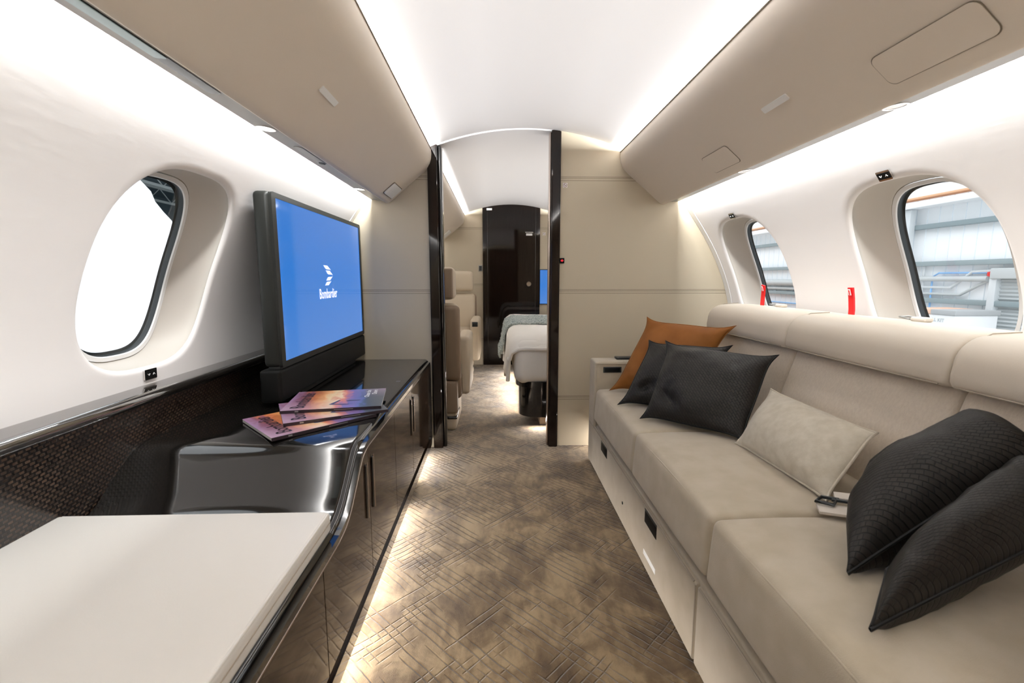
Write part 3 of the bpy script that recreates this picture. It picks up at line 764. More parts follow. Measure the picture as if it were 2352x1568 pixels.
bmesh.ops.recalc_face_normals(bm, faces=bm.faces); obj('emblem', bm, M['logo'], scr, smooth=False)
obj('lettering', text_bm('Bombardier', .060, (XS, 2.113, .911), (0, 1, 0), (0, 0, 1), .0012, .76, bold=.0009), M['logo'], scr, smooth=False)
obj('sound_bar', pbox((XS - .072, 1.600, .563), (XS + .002, 2.645, .680), .012, rs=4), M['blackmatte'], tv)
obj('stand_foot', pbox((XS - .055, 1.80, .5455), (XS - .012, 2.50, .565), .003), M['blackmatte'], tv)
obj('lift_rail', pbox((XS - .05, 1.63, .676), (XS - .008, 2.62, .692), .002), M['gasket'], tv)

# ------------------------------------------------------------------ magazines
def magazine(p0, ang, z, label, w=.315, h=.255, th=.0095):
    """p0 = corner at the spine near end; the spine runs along ang, the cover extends to its left"""
    ca, sa = math.cos(R(ang)), math.sin(R(ang)); ex = Vector((ca, sa, 0)); ey = Vector((-sa, ca, 0)); O = Vector((p0[0], p0[1], z - th))
    t = thing('magazine', label, 'magazine', O, 'magazines fanned out on the cabinet')
    L = lambda u, v, z_: O + ex * u + ey * v + Vector((0, 0, z_))
    bm = BM(); l = bm.loops.layers.uv.active
    def box(u0, u1, v0, v1, a, b):
        vs = [bm.verts.new(L(u, v, c)) for c in (a, b) for u, v in ((u0, v0), (u1, v0), (u1, v1), (u0, v1))]
        fs = [bm.faces.new([vs[i] for i in q]) for q in ((3, 2, 1, 0), (4, 5, 6, 7), (0, 1, 5, 4), (1, 2, 6, 5), (2, 3, 7, 6), (3, 0, 4, 7))]
        return fs
    box(.001, w - .001, .0012, h - .002, .0006, th - .0006); obj('pages', bm, M['paper'], t, smooth=False)
    bm = BM(); l = bm.loops.layers.uv.active
    nseg = 8; vs = [[bm.verts.new(L(w * i / nseg, h * j / nseg, th)) for j in range(nseg + 1)] for i in range(nseg + 1)]
    for i in range(nseg):
        for j in range(nseg):
            f = bm.faces.new((vs[i][j], vs[i + 1][j], vs[i + 1][j + 1], vs[i][j + 1]))
            for lo, (a, b) in zip(f.loops, ((i, j), (i + 1, j), (i + 1, j + 1), (i, j + 1))): lo[l].uv = (a / nseg, b / nseg)
    cov = obj('cover', bm, M['cover'], t, smooth=False)
    bm = BM(); box(0, w, -.0008, .0014, 0, th); box(0, w, 0, h, 0, .0006); obj('spine', bm, M['ink'], t, smooth=False)
    # masthead and headline run from the spine outwards
    obj('masthead', text_bm('Bombardier', .062, L(.066, .022, th), ey, -ex, .0006, .70, 'LEFT', .0007), M['ink'], cov, smooth=False)
    obj('headline', text_bm('Chase the', .022, L(.262, .128, th), ey, -ex, .0006, 1.15, 'LEFT', .0006), M['white'], cov, smooth=False)
    obj('headline', text_bm('Dawn', .024, L(.286, .168, th), ey, -ex, .0006, 1.15, 'LEFT', .0006), M['white'], cov, smooth=False)
    # small float plane silhouette on the picture
    bm = BM()
    for poly in ([(.150, .045), (.158, .060), (.172, .105), (.166, .105), (.148, .066), (.140, .05)], [(.150, .045), (.205, .040), (.207, .046), (.156, .056)], [(.195, .082), (.235, .085), (.240, .094), (.205, .100), (.190, .092)]):
        bm.faces.new([bm.verts.new(L(u, v, th + .0005)) for u, v in poly])
    obj('cover_picture', bm, mk_sil, cov, smooth=False)
    bm = BM(); box(.045, .056, -.0012, -.0008, .003, .0075); obj('spine_emblem', bm, M['grille'], t, smooth=False)
    bm = BM(); box(.165, .225, -.0012, -.0008, .0042, .0058); obj('spine_print', bm, M['grille'], t, smooth=False)
mk_sil = mk('plane_silhouette', (.06, .06, .13), .4)
def ang_of(a, b): return math.degrees(math.atan2(b[1] - a[1], b[0] - a[0]))
magazine((-.800, 1.262), ang_of((-.798, 1.26), (-.562, 1.491)), .5560, 'bottom magazine of the fanned stack, purple cover nearest the camera', w=.325)
magazine((-.812, 1.362), ang_of((-.811, 1.362), (-.533, 1.507)), .5660, 'middle magazine of the fanned stack, mostly covered by the top one')
magazine((-.868, 1.462), ang_of((-.87, 1.464), (-.56, 1.516)), .5760, 'top magazine of the fanned stack with orange sunset and white headline')

# ------------------------------------------------------------------ sofa
sf = thing('sofa', 'long beige upholstered sofa with leather bolsters along the right wall', 'sofa', (.75, 1.2, 0))
XF0 = .335
obj('sofa_base', pbox((XF0 + .012, -1.0, .012), (1.05, 2.455, .235), .006), M['sofa'], sf)
obj('recess_rail', pbox((XF0 + .035, -1.0, .233), (1.0, 2.30, .275), .004), M['piping'], sf)
for a, b in ((1.065, 2.445), (-.35, 1.057), (-1.0, -.358)):
    dr = obj('drawer_front', pbox((XF0, a, .010), (XF0 + .016, b, .228), .006), M['sofa'], sf)
    bm = BM(); tube(bm, [(XF0 + .001, a + .012, .2265), (XF0 + .001, b - .012, .2265)], .0026, 6); obj('piping', bm, M['piping'], dr)
    bm = BM(); tube(bm, [(XF0 + .001, a + .003, .016), (XF0 + .001, a + .003, .222)], .0024, 6); obj('piping', bm, M['piping'], dr)
    for ya, yb_ in ((2.017, 2.136), (1.354, 1.470)):
        if a < ya < b:
            h_ = obj('drawer_pull', pbox((XF0 - .0012, ya, .172), (XF0 + .004, yb_, .216), .002), M['blackmatte'], dr)  # raised black box standing in for the shaded hollow of the pull
            obj('pull_lip', pbox((XF0 - .0016, ya, .214), (XF0 + .010, yb_, .221), .001), M['gasket'], h_)
    if a < 1.4 < b: obj('pale_drawer_plate', pbox((XF0 - .0015, 1.350, .055), (XF0 + .003, 1.468, .073), .001), M['plate'], dr)  # pale plate low on the drawer front
    if a < 1.74 < b: obj('lock', disc(BM(), (XF0 + .001, 1.741, .100), (-1, 0, 0), .006, .003), M['gasket'], dr)
SE = [2.305, 1.63, 1.018, .40, -.22, -.84]
for a, b in zip(SE, SE[1:]):
    def wp(p, u):
        # front face leans back a little towards the top
        return Vector((p.x + (max(0, -u[0]) ** 3) * (.012 * (u[2] + 1) / 2), p.y, p.z + .006 * math.sin(3.1 * (u[0] + 1)) * .5 * max(0, u[2])))
    bm = BM(); puff(bm, (XF0 - .006, b + .0015, .270), (.93, a - .0015, .434), .020, bulge=(.006, 0, .016), n=12, rs=5, warp=wp)
    c = obj('seat_cushion', bm, M['sofa'], sf, angle=60)
    bm = BM(); P = [(XF0 + .012, b + .02, .4215)] + [(XF0 + .009 + .0, b + (a - b) * k / 10, .4225 + .006 * math.sin(math.pi * k / 10)) for k in range(1, 10)] + [(XF0 + .012, a - .02, .4215)]
    tube(bm, P, .0022, 6); obj('piping', bm, M['sofa'], c)
def roll(ya, yb):
    # headrest bolster section (x, z): flat front leaning outboard, big soft top edge
    sec = [(.905, .742), (.894, .746), (.887, .757), (.886, .775)] + [(.889 + .075 * (1 - math.cos(R(t))) , .795 + .074 * math.sin(R(t))) for t in range(0, 91, 10)] + \
          [(1.02, .8725), (1.07, .8715)] + [(1.105 + .03 * math.sin(R(t)), .8405 + .03 * math.cos(R(t))) for t in range(0, 91, 15)] + [(1.135, .745), (1.125, .738)]
    cx, cz_ = 1.01, .80; bm = BM(); rows = []
    for y, k in ((ya, .90), (ya + .002, .945), (ya + .007, .98), (ya + .016, 1.0), ((ya + yb) / 2, 1.012), (yb - .016, 1.0), (yb - .007, .98), (yb - .002, .945), (yb, .90)):
        e = (1 - k) * .13
        row = []
        for x, z in sec:
            d = Vector((x - cx, z - cz_)); d = d * (1 - e / d.length); row.append(bm.verts.new((cx + d.x, y, cz_ + d.y)))
        rows.append(row)
    n = len(sec)
    for A, B in zip(rows, rows[1:]):
        for i in range(n): bm.faces.new((A[i], A[(i + 1) % n], B[(i + 1) % n], B[i]))
    bm.faces.new(rows[0]); bm.faces.new(rows[-1][::-1]); bmesh.ops.recalc_face_normals(bm, faces=bm.faces); return bm
BS = [2.290, 1.650, 1.030, .41, -.21, -.83]
ab = math.atan2(.10, .33)
for a, b in zip(BS, BS[1:]):
    def wb(p, u):
        return Vector((p.x + .095 * (p.z - .43) / .31, p.y, p.z))
    bm = BM(); puff(bm, (.842, b + .0015, .405), (1.0, a - .0015, .742), .016, bulge=(.020, 0, 0), n=8, rs=4, warp=wb); obj('back_cushion', bm, M['sofaweave'], sf, angle=60)
    bm = roll(b + .001, a - .001)
    h_ = obj('headrest_bolster', bm, M['roll'], sf, angle=60)
    bm = BM()
    for yy in (a - .014,):
        P = [(.8925 + .022, yy, .742), (.884 + .006, yy, .775), (.895, yy, .81), (.93, yy, .853), (.97, yy, .8725), (1.04, yy, .8755)]
        tube(bm, P, .0016, 6)
    tube(bm, [(.889, b + .02, .748), (.884, (a + b) / 2, .748), (.889, a - .02, .748)], .0018, 6)
    obj('stitching', bm, M['piping'], h_)
obj('back_frame', pbox((.97, -1.0, .23), (1.135, 2.30, .745), .01), M['sofa'], sf)
bm = BM(); puff(bm, (XF0, 2.318, .02), (1.10, 2.455, .572), .014, n=4, rs=4); ar = obj('armrest', bm, M['sofa'], sf)
obj('control_panel', pbox((.378, 2.3145, .516), (.472, 2.320, .546), .002), M['gasket'], ar)
obj('panel_screen', pbox((.386, 2.3130, .521), (.464, 2.3160, .541), .001), M['flap'], ar)
bm = BM(); tube(bm, [(.345, 2.3165, .05), (.345, 2.3165, .56)], .002, 6); tube(bm, [(.350, 2.3165, .562), (1.0, 2.3165, .562)], .002, 6); obj('piping', bm, M['sofa'], ar)
obj('armrest_latch', pbox((.462, 2.38, .571), (.575, 2.43, .584), .004), M['gasket'], ar)

# ------------------------------------------------------------------ pillows
def pillow(name, label, cor, T, mat, pipe=None, concave=.06, size=.45, wr=.004, seed=0, ear=0, uvk=(1, 1), group=None, pw=.62, flat=0, pr=.0035, dents=()):
    P00, P10, P11, P01 = [Vector(c) for c in cor]; N = 34
    ctr = (P00 + P10 + P11 + P01) / 4; nn = (P10 - P00).cross(P01 - P00).normalized()
    def B(u, v): return P00 * (1 - u) * (1 - v) / 4 + P10 * (1 + u) * (1 - v) / 4 + P11 * (1 + u) * (1 + v) / 4 + P01 * (1 - u) * (1 + v) / 4
    def E(u, v):
        k = (u * u * v * v) ** 5 * ear; return B(u * (1 + k - concave * (1 - v ** 4) * (.6 + .4 * v * v)), v * (1 + k - concave * (1 - u ** 4) * (.6 + .4 * u * u)))
    bm = BM(); l = bm.loops.layers.uv.active; cs = [math.sin(math.pi / 2 * (-1 + 2 * i / N)) * .75 + (-1 + 2 * i / N) * .25 for i in range(N + 1)]
    W = ((P10 - P00).length + (P11 - P01).length) / 4; H = ((P01 - P00).length + (P11 - P10).length) / 4
    g = {}
    for sd in (1, -1):
        for i, u in enumerate(cs):
            for j, v in enumerate(cs):
                edge = i in (0, N) or j in (0, N)
                if edge and (i, j, 1) in g: g[(i, j, sd)] = g[(i, j, 1)]; continue
                h = T / 2 * max(0, 1 - abs(u) ** 2.4) ** pw * max(0, 1 - abs(v) ** 2.4) ** pw
                if sd < 0 and flat: h *= (1 - flat)
                p = E(u, v); q = p * 9 + Vector((seed * 7.3, seed, 0))
                f = min(1, 4 * (1 - max(abs(u), abs(v))))
                h += wr * f * (noise.noise(q) * 1.2 + noise.noise(q * 2.7) * .5) * (1.6 if max(abs(u), abs(v)) > .5 else .8)
                for (du, dv, dr, dd) in dents:
                    h -= dd * math.exp(-(((u - du) ** 2 + (v - dv) ** 2) / dr ** 2)) * (sd > 0)
                g[(i, j, sd)] = bm.verts.new(p + nn * h * sd)
    for sd in (1, -1):
        for i in range(N):
            for j in range(N):
                q = [(i, j), (i + 1, j), (i + 1, j + 1), (i, j + 1)]
                if sd < 0: q = q[::-1]
                try: f = bm.faces.new([g[(a, b, sd)] for a, b in q])
                except ValueError: continue
                for lo, (a, b) in zip(f.loops, q): lo[l].uv = (cs[a] * W * uvk[0], cs[b] * H * uvk[1])
    t = thing(name, label, 'pillow', ctr, group)
    o = obj('cover', bm, mat, t, angle=80)
    if pipe is not None:
        pts = [E(-1 + 2 * k / 24, -1) for k in range(24)] + [E(1, -1 + 2 * k / 24) for k in range(24)] + [E(1 - 2 * k / 24, 1) for k in range(24)] + [E(-1, 1 - 2 * k / 24) for k in range(24)]
        bm = BM(); tube(bm, pts, pr, 8, closed=True); obj('piping', bm, pipe, t)
    return t
pillow('throw_pillow', 'rust brown leather pillow leaning in the far sofa corner beside the armrest',
       [(.400, 2.215, .455), (.70, 2.02, .455), (.868, 1.985, .785), (.575, 2.240, .800)], .15, M['rust'], M['rust'], concave=.11, ear=.05, wr=.006, seed=1, pr=.003)
pillow('throw_pillow', 'black woven pillow squeezed between the rust pillow and the front black one',
       [(.372, 1.955, .455), (.66, 1.80, .458), (.80, 1.87, .715), (.520, 2.035, .715)], .13, M['weave'], M['weave'], concave=.10, ear=.05, wr=.008, seed=2, group='black woven leather pillows', dents=((-.6, -.55, .16, .03), (-.45, -.4, .14, .02)))
pillow('throw_pillow', 'black woven leather pillow in front of the rust one on the far seat',
       [(.405, 1.742, .458), (.665, 1.475, .458), (.855, 1.645, .712), (.540, 1.880, .732)], .15, M['weave'], M['weave'], concave=.09, ear=.05, wr=.008, seed=3, group='black woven leather pillows', dents=((-.72, -.42, .10, .022), (-.60, -.50, .10, .026), (-.48, -.58, .10, .022), (-.36, -.68, .10, .014), (-.55, -.20, .09, .010)))
pillow('lumbar_pillow', 'small cream chenille lumbar pillow standing on the middle seat',
       [(.632, 1.460, .452), (.650, 1.060, .452), (.800, 1.108, .606), (.790, 1.545, .612)], .12, M['lumbar'], M['lumbar'], concave=.05, wr=.005, seed=4, ear=.02)
pillow('throw_pillow', 'black woven pillow tilted against the backrest, beside the cream lumbar pillow',
       [(.472, .760, .462), (.868, .808, .686), (.878, .900, .712), (.600, .925, .505)], .19, M['weave'], M['weave'], concave=.03, wr=.012, seed=5, uvk=(1, 2.1), group='black woven leather pillows', pw=.5)
pillow('throw_pillow', 'black woven pillow nearest the camera on the right edge of the sofa',
       [(.404, .626, .462), (.850, .715, .585), (.852, .815, .668), (.500, .712, .500)], .17, M['weave'], M['weave'], concave=.03, wr=.012, seed=6, uvk=(1, 2.1), group='black woven leather pillows', pw=.5)
pillow('throw_pillow', 'rust leather pillow just entering the bottom right corner',
       [(.47, .40, .47), (.84, .36, .50), (.92, .46, .72), (.60, .56, .58)], .16, M['rust'], M['rust'], concave=.05, wr=.006, seed=7)

# seat belt lying on the seat
t = thing('seat_belt', 'cream seat belt with a dark buckle lying beside the lumbar pillow', 'seat belt', (.64, 1.0, .447))
def ribbon(pts, w, th=.003, wd=(0, 1, 0)):
    bm = BM(); rows = []
    for i, p in enumerate(pts):
        p = Vector(p); a = Vector(pts[max(i - 1, 0)]); b = Vector(pts[min(i + 1, len(pts) - 1)]); tg = (b - a).normalized(); s = Vector(wd); s = (s - tg * s.dot(tg)).normalized(); nn = tg.cross(s)
        rows.append([bm.verts.new(p + s * w / 2 * x + nn * th / 2 * y) for x, y in ((-1, -1), (1, -1), (1, 1), (-1, 1))])
    for A, B in zip(rows, rows[1:]):
        for k in range(4): bm.faces.new((A[k], A[(k + 1) % 4], B[(k + 1) % 4], B[k]))
    bm.faces.new(rows[0][::-1]); bm.faces.new(rows[-1]); bmesh.ops.recalc_face_normals(bm, faces=bm.faces); return bm
obj('webbing', ribbon([(.600, 1.020, .452), (.66, .990, .455), (.74, .960, .456)], .050, .006, (.45, .9, 0)), M['strap'], t)
bm = BM(); tube(bm, [(.605, 1.035, .462), (.628, 1.048, .466), (.655, 1.030, .468), (.632, 1.012, .463)], .0045, 8, closed=True); tube(bm, [(.64, 1.03, .467), (.70, 1.0, .468)], .004, 8)
obj('buckle', bm, M['gasket'], t)
obj('pull_tab', ribbon([(.660, 1.048, .466), (.70, 1.025, .470)], .030, .010, (.3, .9, .1)), M['strap'], t)

# red tags and latches behind the bolsters
def red_tag(y, x, lean, label):
    t = thing('pull_tag', label, 'tag', (x, y, .86), 'red life vest pull tags behind the sofa')
    obj('strap', ribbon([(x, y, .80), (x, y + lean * .1, .89), (x - .004, y + lean * .6, .93), (x - .010, y + lean, .966)], .024, .006), M['red'], t)
    o = Vector((x - .0135, y + lean * .90, .950))
    P = lambda u, v, w_: o + Vector((0, -u, 0)) + Vector((-.22, .12 * (lean and 1), .97)).normalized() * v * 1.0 + Vector((-1, 0, -.2)).normalized() * w_
    obj('label_patch', plate(BM(), P, rrect(-.006, .006, -.011, .011, .001), .0012), M['white'], t)
    obj('label_mark', plate(BM(), P, [(-.0015, -.010), (.0015, -.010), (.0028, .007), (-.0028, .007)], .0018), M['red'], t)
red_tag(2.145, 1.085, .0 - .018, 'red pull tag behind the sofa in front of the farther window')
red_tag(1.590, 1.085, .002, 'red pull tag behind the sofa between the two windows')
for y, lb in ((2.005, 'small silver buckle on top of the far bolster under the farther window'), (1.330, 'small silver buckle on top of the bolster under the nearer window')):
    t = thing('belt_latch', lb, 'buckle', (1.075, y, .872), 'silver belt latches on the bolsters')
    bm = BM(); tube(bm, [(1.055, y + .030, .883), (1.075, y + .022, .885), (1.085, y - .004, .880), (1.062, y + .004, .878)], .003, 8, closed=True); obj('loop', bm, M['grille'], t)
    bm = BM(); puff(bm, (1.062, y - .045, .872), (1.092, y + .004, .886), .006, n=2, rs=3); obj('clasp', bm, M['strap'], t)

# ------------------------------------------------------------------ signs on the divider
t = thing('no_smoking_sign', 'tiny no smoking sticker on the divider right of the doorway', 'sign', (.216, YB, 1.512), 'no smoking stickers')
def nosmoke(t, x, y, z, s):
    obj('sticker', pbox((x - .0125 * s, y - .0012, z - .0125 * s), (x + .0125 * s, y, z + .0125 * s), .0005), M['white'], t)
    bm = BM(); ring(bm, (x, y - .0012, z), (0, -1, 0), .0085 * s, .0108 * s, .0006, 24); tube(bm, [(x - .0065 * s, y - .0015, z + .0065 * s), (x + .0065 * s, y - .0015, z - .0065 * s)], .0009 * s, 6)
    obj('red_ring', bm, M['redprint'], t); obj('cigarette', pbox((x - .0055 * s, y - .0016, z - .0012), (x + .0055 * s, y - .001, z + .0012), .0003), M['ink'], t)
nosmoke(t, .216, YB, 1.512, 1)
t = thing('no_smoking_sign', 'tiny no smoking sticker on the far bulkhead beside the glossy door', 'sign', (.370, YE, 1.490), 'no smoking stickers'); nosmoke(t, .370, YE, 1.490, 1.3)
t = thing('door_indicator', 'small black plate with a red glowing symbol beside the right door post', 'indicator', (.203, YB, 1.096))
obj('indicator_plate', pbox((.190, YB - .010, 1.082), (.217, YB, 1.112), .002), M['blackmatte'], t)
bm = BM()
for sx in (-1, 1): bm.faces.new([bm.verts.new((.2035 + sx * a, YB - .0106, 1.097 + b)) for a, b in ((.0075, 0), (.002, .006), (.002, .0025), (.0032, 0), (.002, -.0025), (.002, -.006))])
bmesh.ops.recalc_face_normals(bm, faces=bm.faces); obj('red_symbol', bm, M['redlight'], t, smooth=False)
t = thing('wall_switch', 'small grey switch plate on the far bulkhead left of the glossy door', 'switch', (-.348, YE, 1.107)); obj('switch_plate', pbox((-.372, YE - .008, 1.072), (-.326, YE, 1.142), .003), M['grille'], t); obj('switch_key', pbox((-.364, YE - .010, 1.080), (-.334, YE - .006, 1.134), .002), M['gasket'], t)
t = thing('wall_monitor', 'blue wall screen on the far bulkhead right of the glossy door', 'television', (.60, YE, .9))
obj('monitor_frame', pbox((.322, YE - .020, .700), (.95, YE, 1.095), .004), M['blackmatte'], t)
bm = BM(); quad(bm, [(.326, YE - .0212, .707), (.94, YE - .0212, .707), (.94, YE - .0212, 1.088), (.326, YE - .0212, 1.088)], [(0, 0), (1, 0), (1, 1), (0, 1)]); obj('screen', bm, M['screen'], t, smooth=False)

# ------------------------------------------------------------------ next room: two armchairs
def lathe_prof_box(bm, lo, hi, r, **k): return puff(bm, lo, hi, r, **k)
def armchair(x0, x1, yb, fwd, label):
    """x0..x1 seat width, yb = y of the back shell, fwd = +1 seat faces away from the camera, -1 faces it"""
    t = thing('armchair', label, 'armchair', ((x0 + x1) / 2, yb + fwd * .3, 0), 'leather armchairs beyond the doorway')
    def BX(name, xa, xb, ya, yc, za, zb, r, mat, lean=0, b=(0, 0, 0), n=5):
        lo = (xa, min(yb + fwd * ya, yb + fwd * yc), za); hi = (xb, max(yb + fwd * ya, yb + fwd * yc), zb)
        wpf = (lambda p, u: Vector((p.x, p.y - fwd * lean * (p.z - za), p.z))) if lean else None
        return obj(name, puff(BM(), lo, hi, r, n=n, rs=4, bulge=b, warp=wpf), mat, t)
    ww = x1 - x0
    BX('back_shell', x0 + .02, x1 - .015, .04, .10, .34, .83, .03, M['seatbrown'], .12)
    BX('backrest', x0 + .03, x1 - .03, .09, .19, .42, .84, .035, M['seatlight'], .12, (0, .015, 0))
    hr = BX('headrest', x0 + .05, x1 - .045, .03, .15, .865, 1.065, .035, M['seatlight'], .05, (0, .01, .006))
    hb = obj('headrest_back', puff(BM(), (x0 + .06, min(yb - fwd * .0, yb + fwd * .03), .872), (x1 - .055, max(yb, yb + fwd * .035), 1.058), .012, n=3), M['seatbrown'], hr)
    for s_ in (0, 1):
        xa, xb = (x0, x0 + .07) if s_ == 0 else (x1 - .055, x1 + .035)
        ap = BX('arm_panel', xa, xb, .16, .60, .22, .615, .03, M['seatlight'])
        if s_ and fwd < 0: obj('arm_control', pbox((x1 - .035, yb + fwd * .604, .545), (x1 + .018, yb + fwd * .596, .590), .004), M['gasket'], ap)
    BX('seat_cushion', x0 + .07, x1 - .05, .14, .62, .38, .50, .04, M['seatlight'], 0, (0, 0, .015))
    BX('seat_shell', x0 + .03, x1 - .015, .10, .58, .20, .39, .04, M['seatbrown'])
    BX('lower_panel', x0 + .06, x1 - .04, .04, .12, .12, .34, .02, M['seatbrown'])
    pd = BX('pedestal', x0 + .08, x1 - .05, .06, .50, .0, .21, .03, M['seatlight'])
    obj('pedestal_trim', puff(BM(), (x0 + .075, min(yb + fwd * .05, yb + fwd * .30), .082), (x1 - .045, max(yb + fwd * .05, yb + fwd * .30), .102), .008, n=2), M['black'], pd)
armchair(-.96, -.385, 2.88, 1, 'tan leather armchair seen from behind just inside the doorway')
armchair(-.98, -.365, 4.92, -1, 'cream leather armchair facing the camera in front of the far bulkhead')

# ------------------------------------------------------------------ next room: bed
t = thing('bed', 'made bed with white linen on a glossy black rounded base beyond the doorway', 'bed', (.5, 4.0, 0))
poly = [(.95, 2.985), (.10, 2.985)] + [(.10 - .12 * math.sin(R(a)), 3.105 - .12 * math.cos(R(a))) for a in range(10, 91, 10)] + [(-.02, 3.35), (.03, 3.38), (.03, 4.9), (.95, 4.9)]
bm = BM(); prism(bm, poly, 'z', .075, .30); obj('bed_base', bm, M['black'], t, angle=30)
poly = [(.95, 2.972), (.10, 2.972)] + [(.10 - .14 * math.sin(R(a)), 3.11 - .138 * math.cos(R(a))) for a in range(10, 91, 10)] + [(-.04, 4.9), (.95, 4.9)]
bm = BM(); prism(bm, poly, 'z', .278, .318); obj('bed_rail', bm, M['black'], t, angle=30)
obj('plinth', pbox((.12, 3.05, 0), (.90, 4.85, .08), .01), M['seatbrown'], t)
bm = BM(); puff(bm, (-.055, 2.965, .300), (.95, 4.95, .590), .07, bulge=(0, .004, .012), n=8, rs=5); obj('mattress', bm, M['mattress'], t)
# duvet: drapes over the aisle side, its edge folded back at the foot
bm = BM(); NU, NV = 26, 40; G = []
for j in range(NV + 1):
    y = 2.965 + (4.9 - 2.965) * j / NV; row = []
    drop = .52 - .16 * min(1, (j / NV) * 1.0)
    for i in range(NU + 1):
        s_ = i / NU; arcx = s_ * 1.30   # running length from the right wall over the side
        if arcx < .93: x = .92 - arcx; z = .612 + .006 * math.sin(9 * y)
        elif arcx < 1.05:
            a = (arcx - .93) / .12 * math.pi / 2; x = -.01 - .078 * math.sin(a); z = .612 - .078 * (1 - math.cos(a))
        else: x = -.088 - .020 * (arcx - 1.05) / .25 + .012 * math.sin(y * 17 + 1) * (arcx - 1.05) / .25; z = .534 - (arcx - 1.05) * (.95 if j > 4 else .80)
        yy = y + (.05 * math.sin(max(0, (arcx - .8)) * 2.2) if j < 6 else 0) + (.035 * ((arcx - .93) / .37) if arcx > .93 and j < 10 else 0)
        row.append(bm.verts.new((x, yy, z + noise.noise(Vector((x * 5, y * 4, 2))) * .010)))
    if j < 3:
        for v in row: v.co.z -= (.075, .030, .008)[j] * (1 if v.co.z > .5 else .3); v.co.y -= (.012, .010, 0)[j]
    G.append(row)
for j in range(NV):
    for i in range(NU): bm.faces.new((G[j][i], G[j][i + 1], G[j + 1][i + 1], G[j + 1][i]))
fr = [v.co.copy() for v in G[0]]
bmesh.ops.recalc_face_normals(bm, faces=bm.faces)
bmesh.ops.solidify(bm, geom=bm.faces[:], thickness=.014)
dv = obj('duvet', bm, M['sheet'], t, angle=80)
bm = BM(); tube(bm, [p + Vector((0, -.002, .0)) for p in fr], .013, 8); obj('duvet_hem', bm, M['sheet'], dv)
t = thing('blanket', 'teal grey fluffy blanket draped across the bed', 'blanket', (.3, 4.1, .63))
bm = BM(); G = []; NU, NV = 60, 40
for j in range(NV + 1):
    y = 3.80 + .62 * j / NV; row = []
    for i in range(NU + 1):
        a_ = 1.24 * i / NU
        if a_ < .93: x = .92 - a_; z = .652
        elif a_ < 1.07: a = (a_ - .93) / .14 * math.pi / 2; x = -.01 - .10 * math.sin(a); z = .652 - .09 * (1 - math.cos(a))
        else: x = -.11 - .03 * (a_ - 1.07) / .17; z = .562 - (a_ - 1.07)
        q = Vector((x * 30, y * 30, z * 30)); e = noise.noise(q) * .010 + noise.noise(q * 2.3) * .008
        row.append(bm.verts.new((x - e * .7, y, z + e - .02 * (abs(j / NV - .5) * 2) ** 6)))
    G.append(row)
for j in range(NV):
    for i in range(NU): bm.faces.new((G[j][i], G[j][i + 1], G[j + 1][i + 1], G[j + 1][i]))
bmesh.ops.recalc_face_normals(bm, faces=bm.faces); bmesh.ops.solidify(bm, geom=bm.faces[:], thickness=.016)
th = obj('blanket_cloth', bm, M['throw'], t, angle=80)
for k in range(7):
    y = 3.83 + .09 * k; bm = BM(); tube(bm, [(-.138, y, .395), (-.150, y - .008, .365), (-.142, y - .004, .335)], [.009, .011, .007], 8); obj('tassel', bm, M['throw'], t)

# ------------------------------------------------------------------ outside: the hangar
M['clad'] = mk('hangar_cladding', (.93, .95, .97), .6); M['girt'] = mk('girt_steel', (.26, .32, .34), .6); M['pipe'] = mk('grey_pipe', (.62, .65, .67), .5)
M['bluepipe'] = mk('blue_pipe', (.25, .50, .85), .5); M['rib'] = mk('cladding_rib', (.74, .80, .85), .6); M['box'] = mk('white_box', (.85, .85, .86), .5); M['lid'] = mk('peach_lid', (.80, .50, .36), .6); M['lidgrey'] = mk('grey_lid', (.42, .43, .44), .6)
M['conc'] = mk('hangar_concrete', (.62, .63, .62), .5, vary=((.52, .53, .53), 1.2)); M['roof'] = mk('hangar_roof_deck', (.11, .15, .17), .7); M['truss'] = mk('roof_truss', (.42, .46, .46), .6)
M['bay'] = mk('bay_light', (1, 1, 1), .5, emit=((1, 1, 1), 9)); M['sheetout'] = mk('white_dust_sheet', (.92, .93, .96), .8); M['orange'] = mk('orange_beam', (.72, .42, .25), .6); M['greysteel'] = mk('grey_steel', (.50, .53, .54), .6)
GZ = -1.7
bm = BM(); quad(bm, [(-40, -30, GZ), (40, -30, GZ), (40, 60, GZ), (-40, 60, GZ)]); struct('hangar_floor', bm, M['conc'], 'pale concrete hangar floor outside the windows', 'floor')
bm = BM(); X0 = 9.3; y = 2.0; pts = []
while y < 26:
    pts += [(y, X0), (y + .245, X0), (y + .253, X0 - .014), (y + .272, X0 - .014), (y + .28, X0)]; y += .28
lo = [bm.verts.new((x, y, GZ)) for y, x in pts]; hi = [bm.verts.new((x, y, 7)) for y, x in pts]
for i in range(len(pts) - 1):
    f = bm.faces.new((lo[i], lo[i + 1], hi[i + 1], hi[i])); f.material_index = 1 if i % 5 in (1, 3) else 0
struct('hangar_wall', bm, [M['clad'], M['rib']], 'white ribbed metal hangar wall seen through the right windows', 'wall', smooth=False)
for z, r_, lb in ((2.10, .05, 'uppermost dark steel rail across the hangar wall'), (1.30, .05, 'dark steel rail across the hangar wall above the pipes'), (.52, .05, 'lowest dark steel rail across the hangar wall'), (-.35, .05, 'dark steel rail near the hangar floor')):
    tag(obj('steel_rail', pbox((X0 - .16, 6, z - r_), (X0 - .032, 26, z + r_), .01), M['girt']), lb, 'steel rail', 'steel rails along the hangar wall')
tag(obj('steel_post', pbox((X0 - .30, 10.20, GZ), (X0 - .165, 10.42, 2.49), .01), M['pipe']), 'grey steel post standing against the hangar wall', 'post')
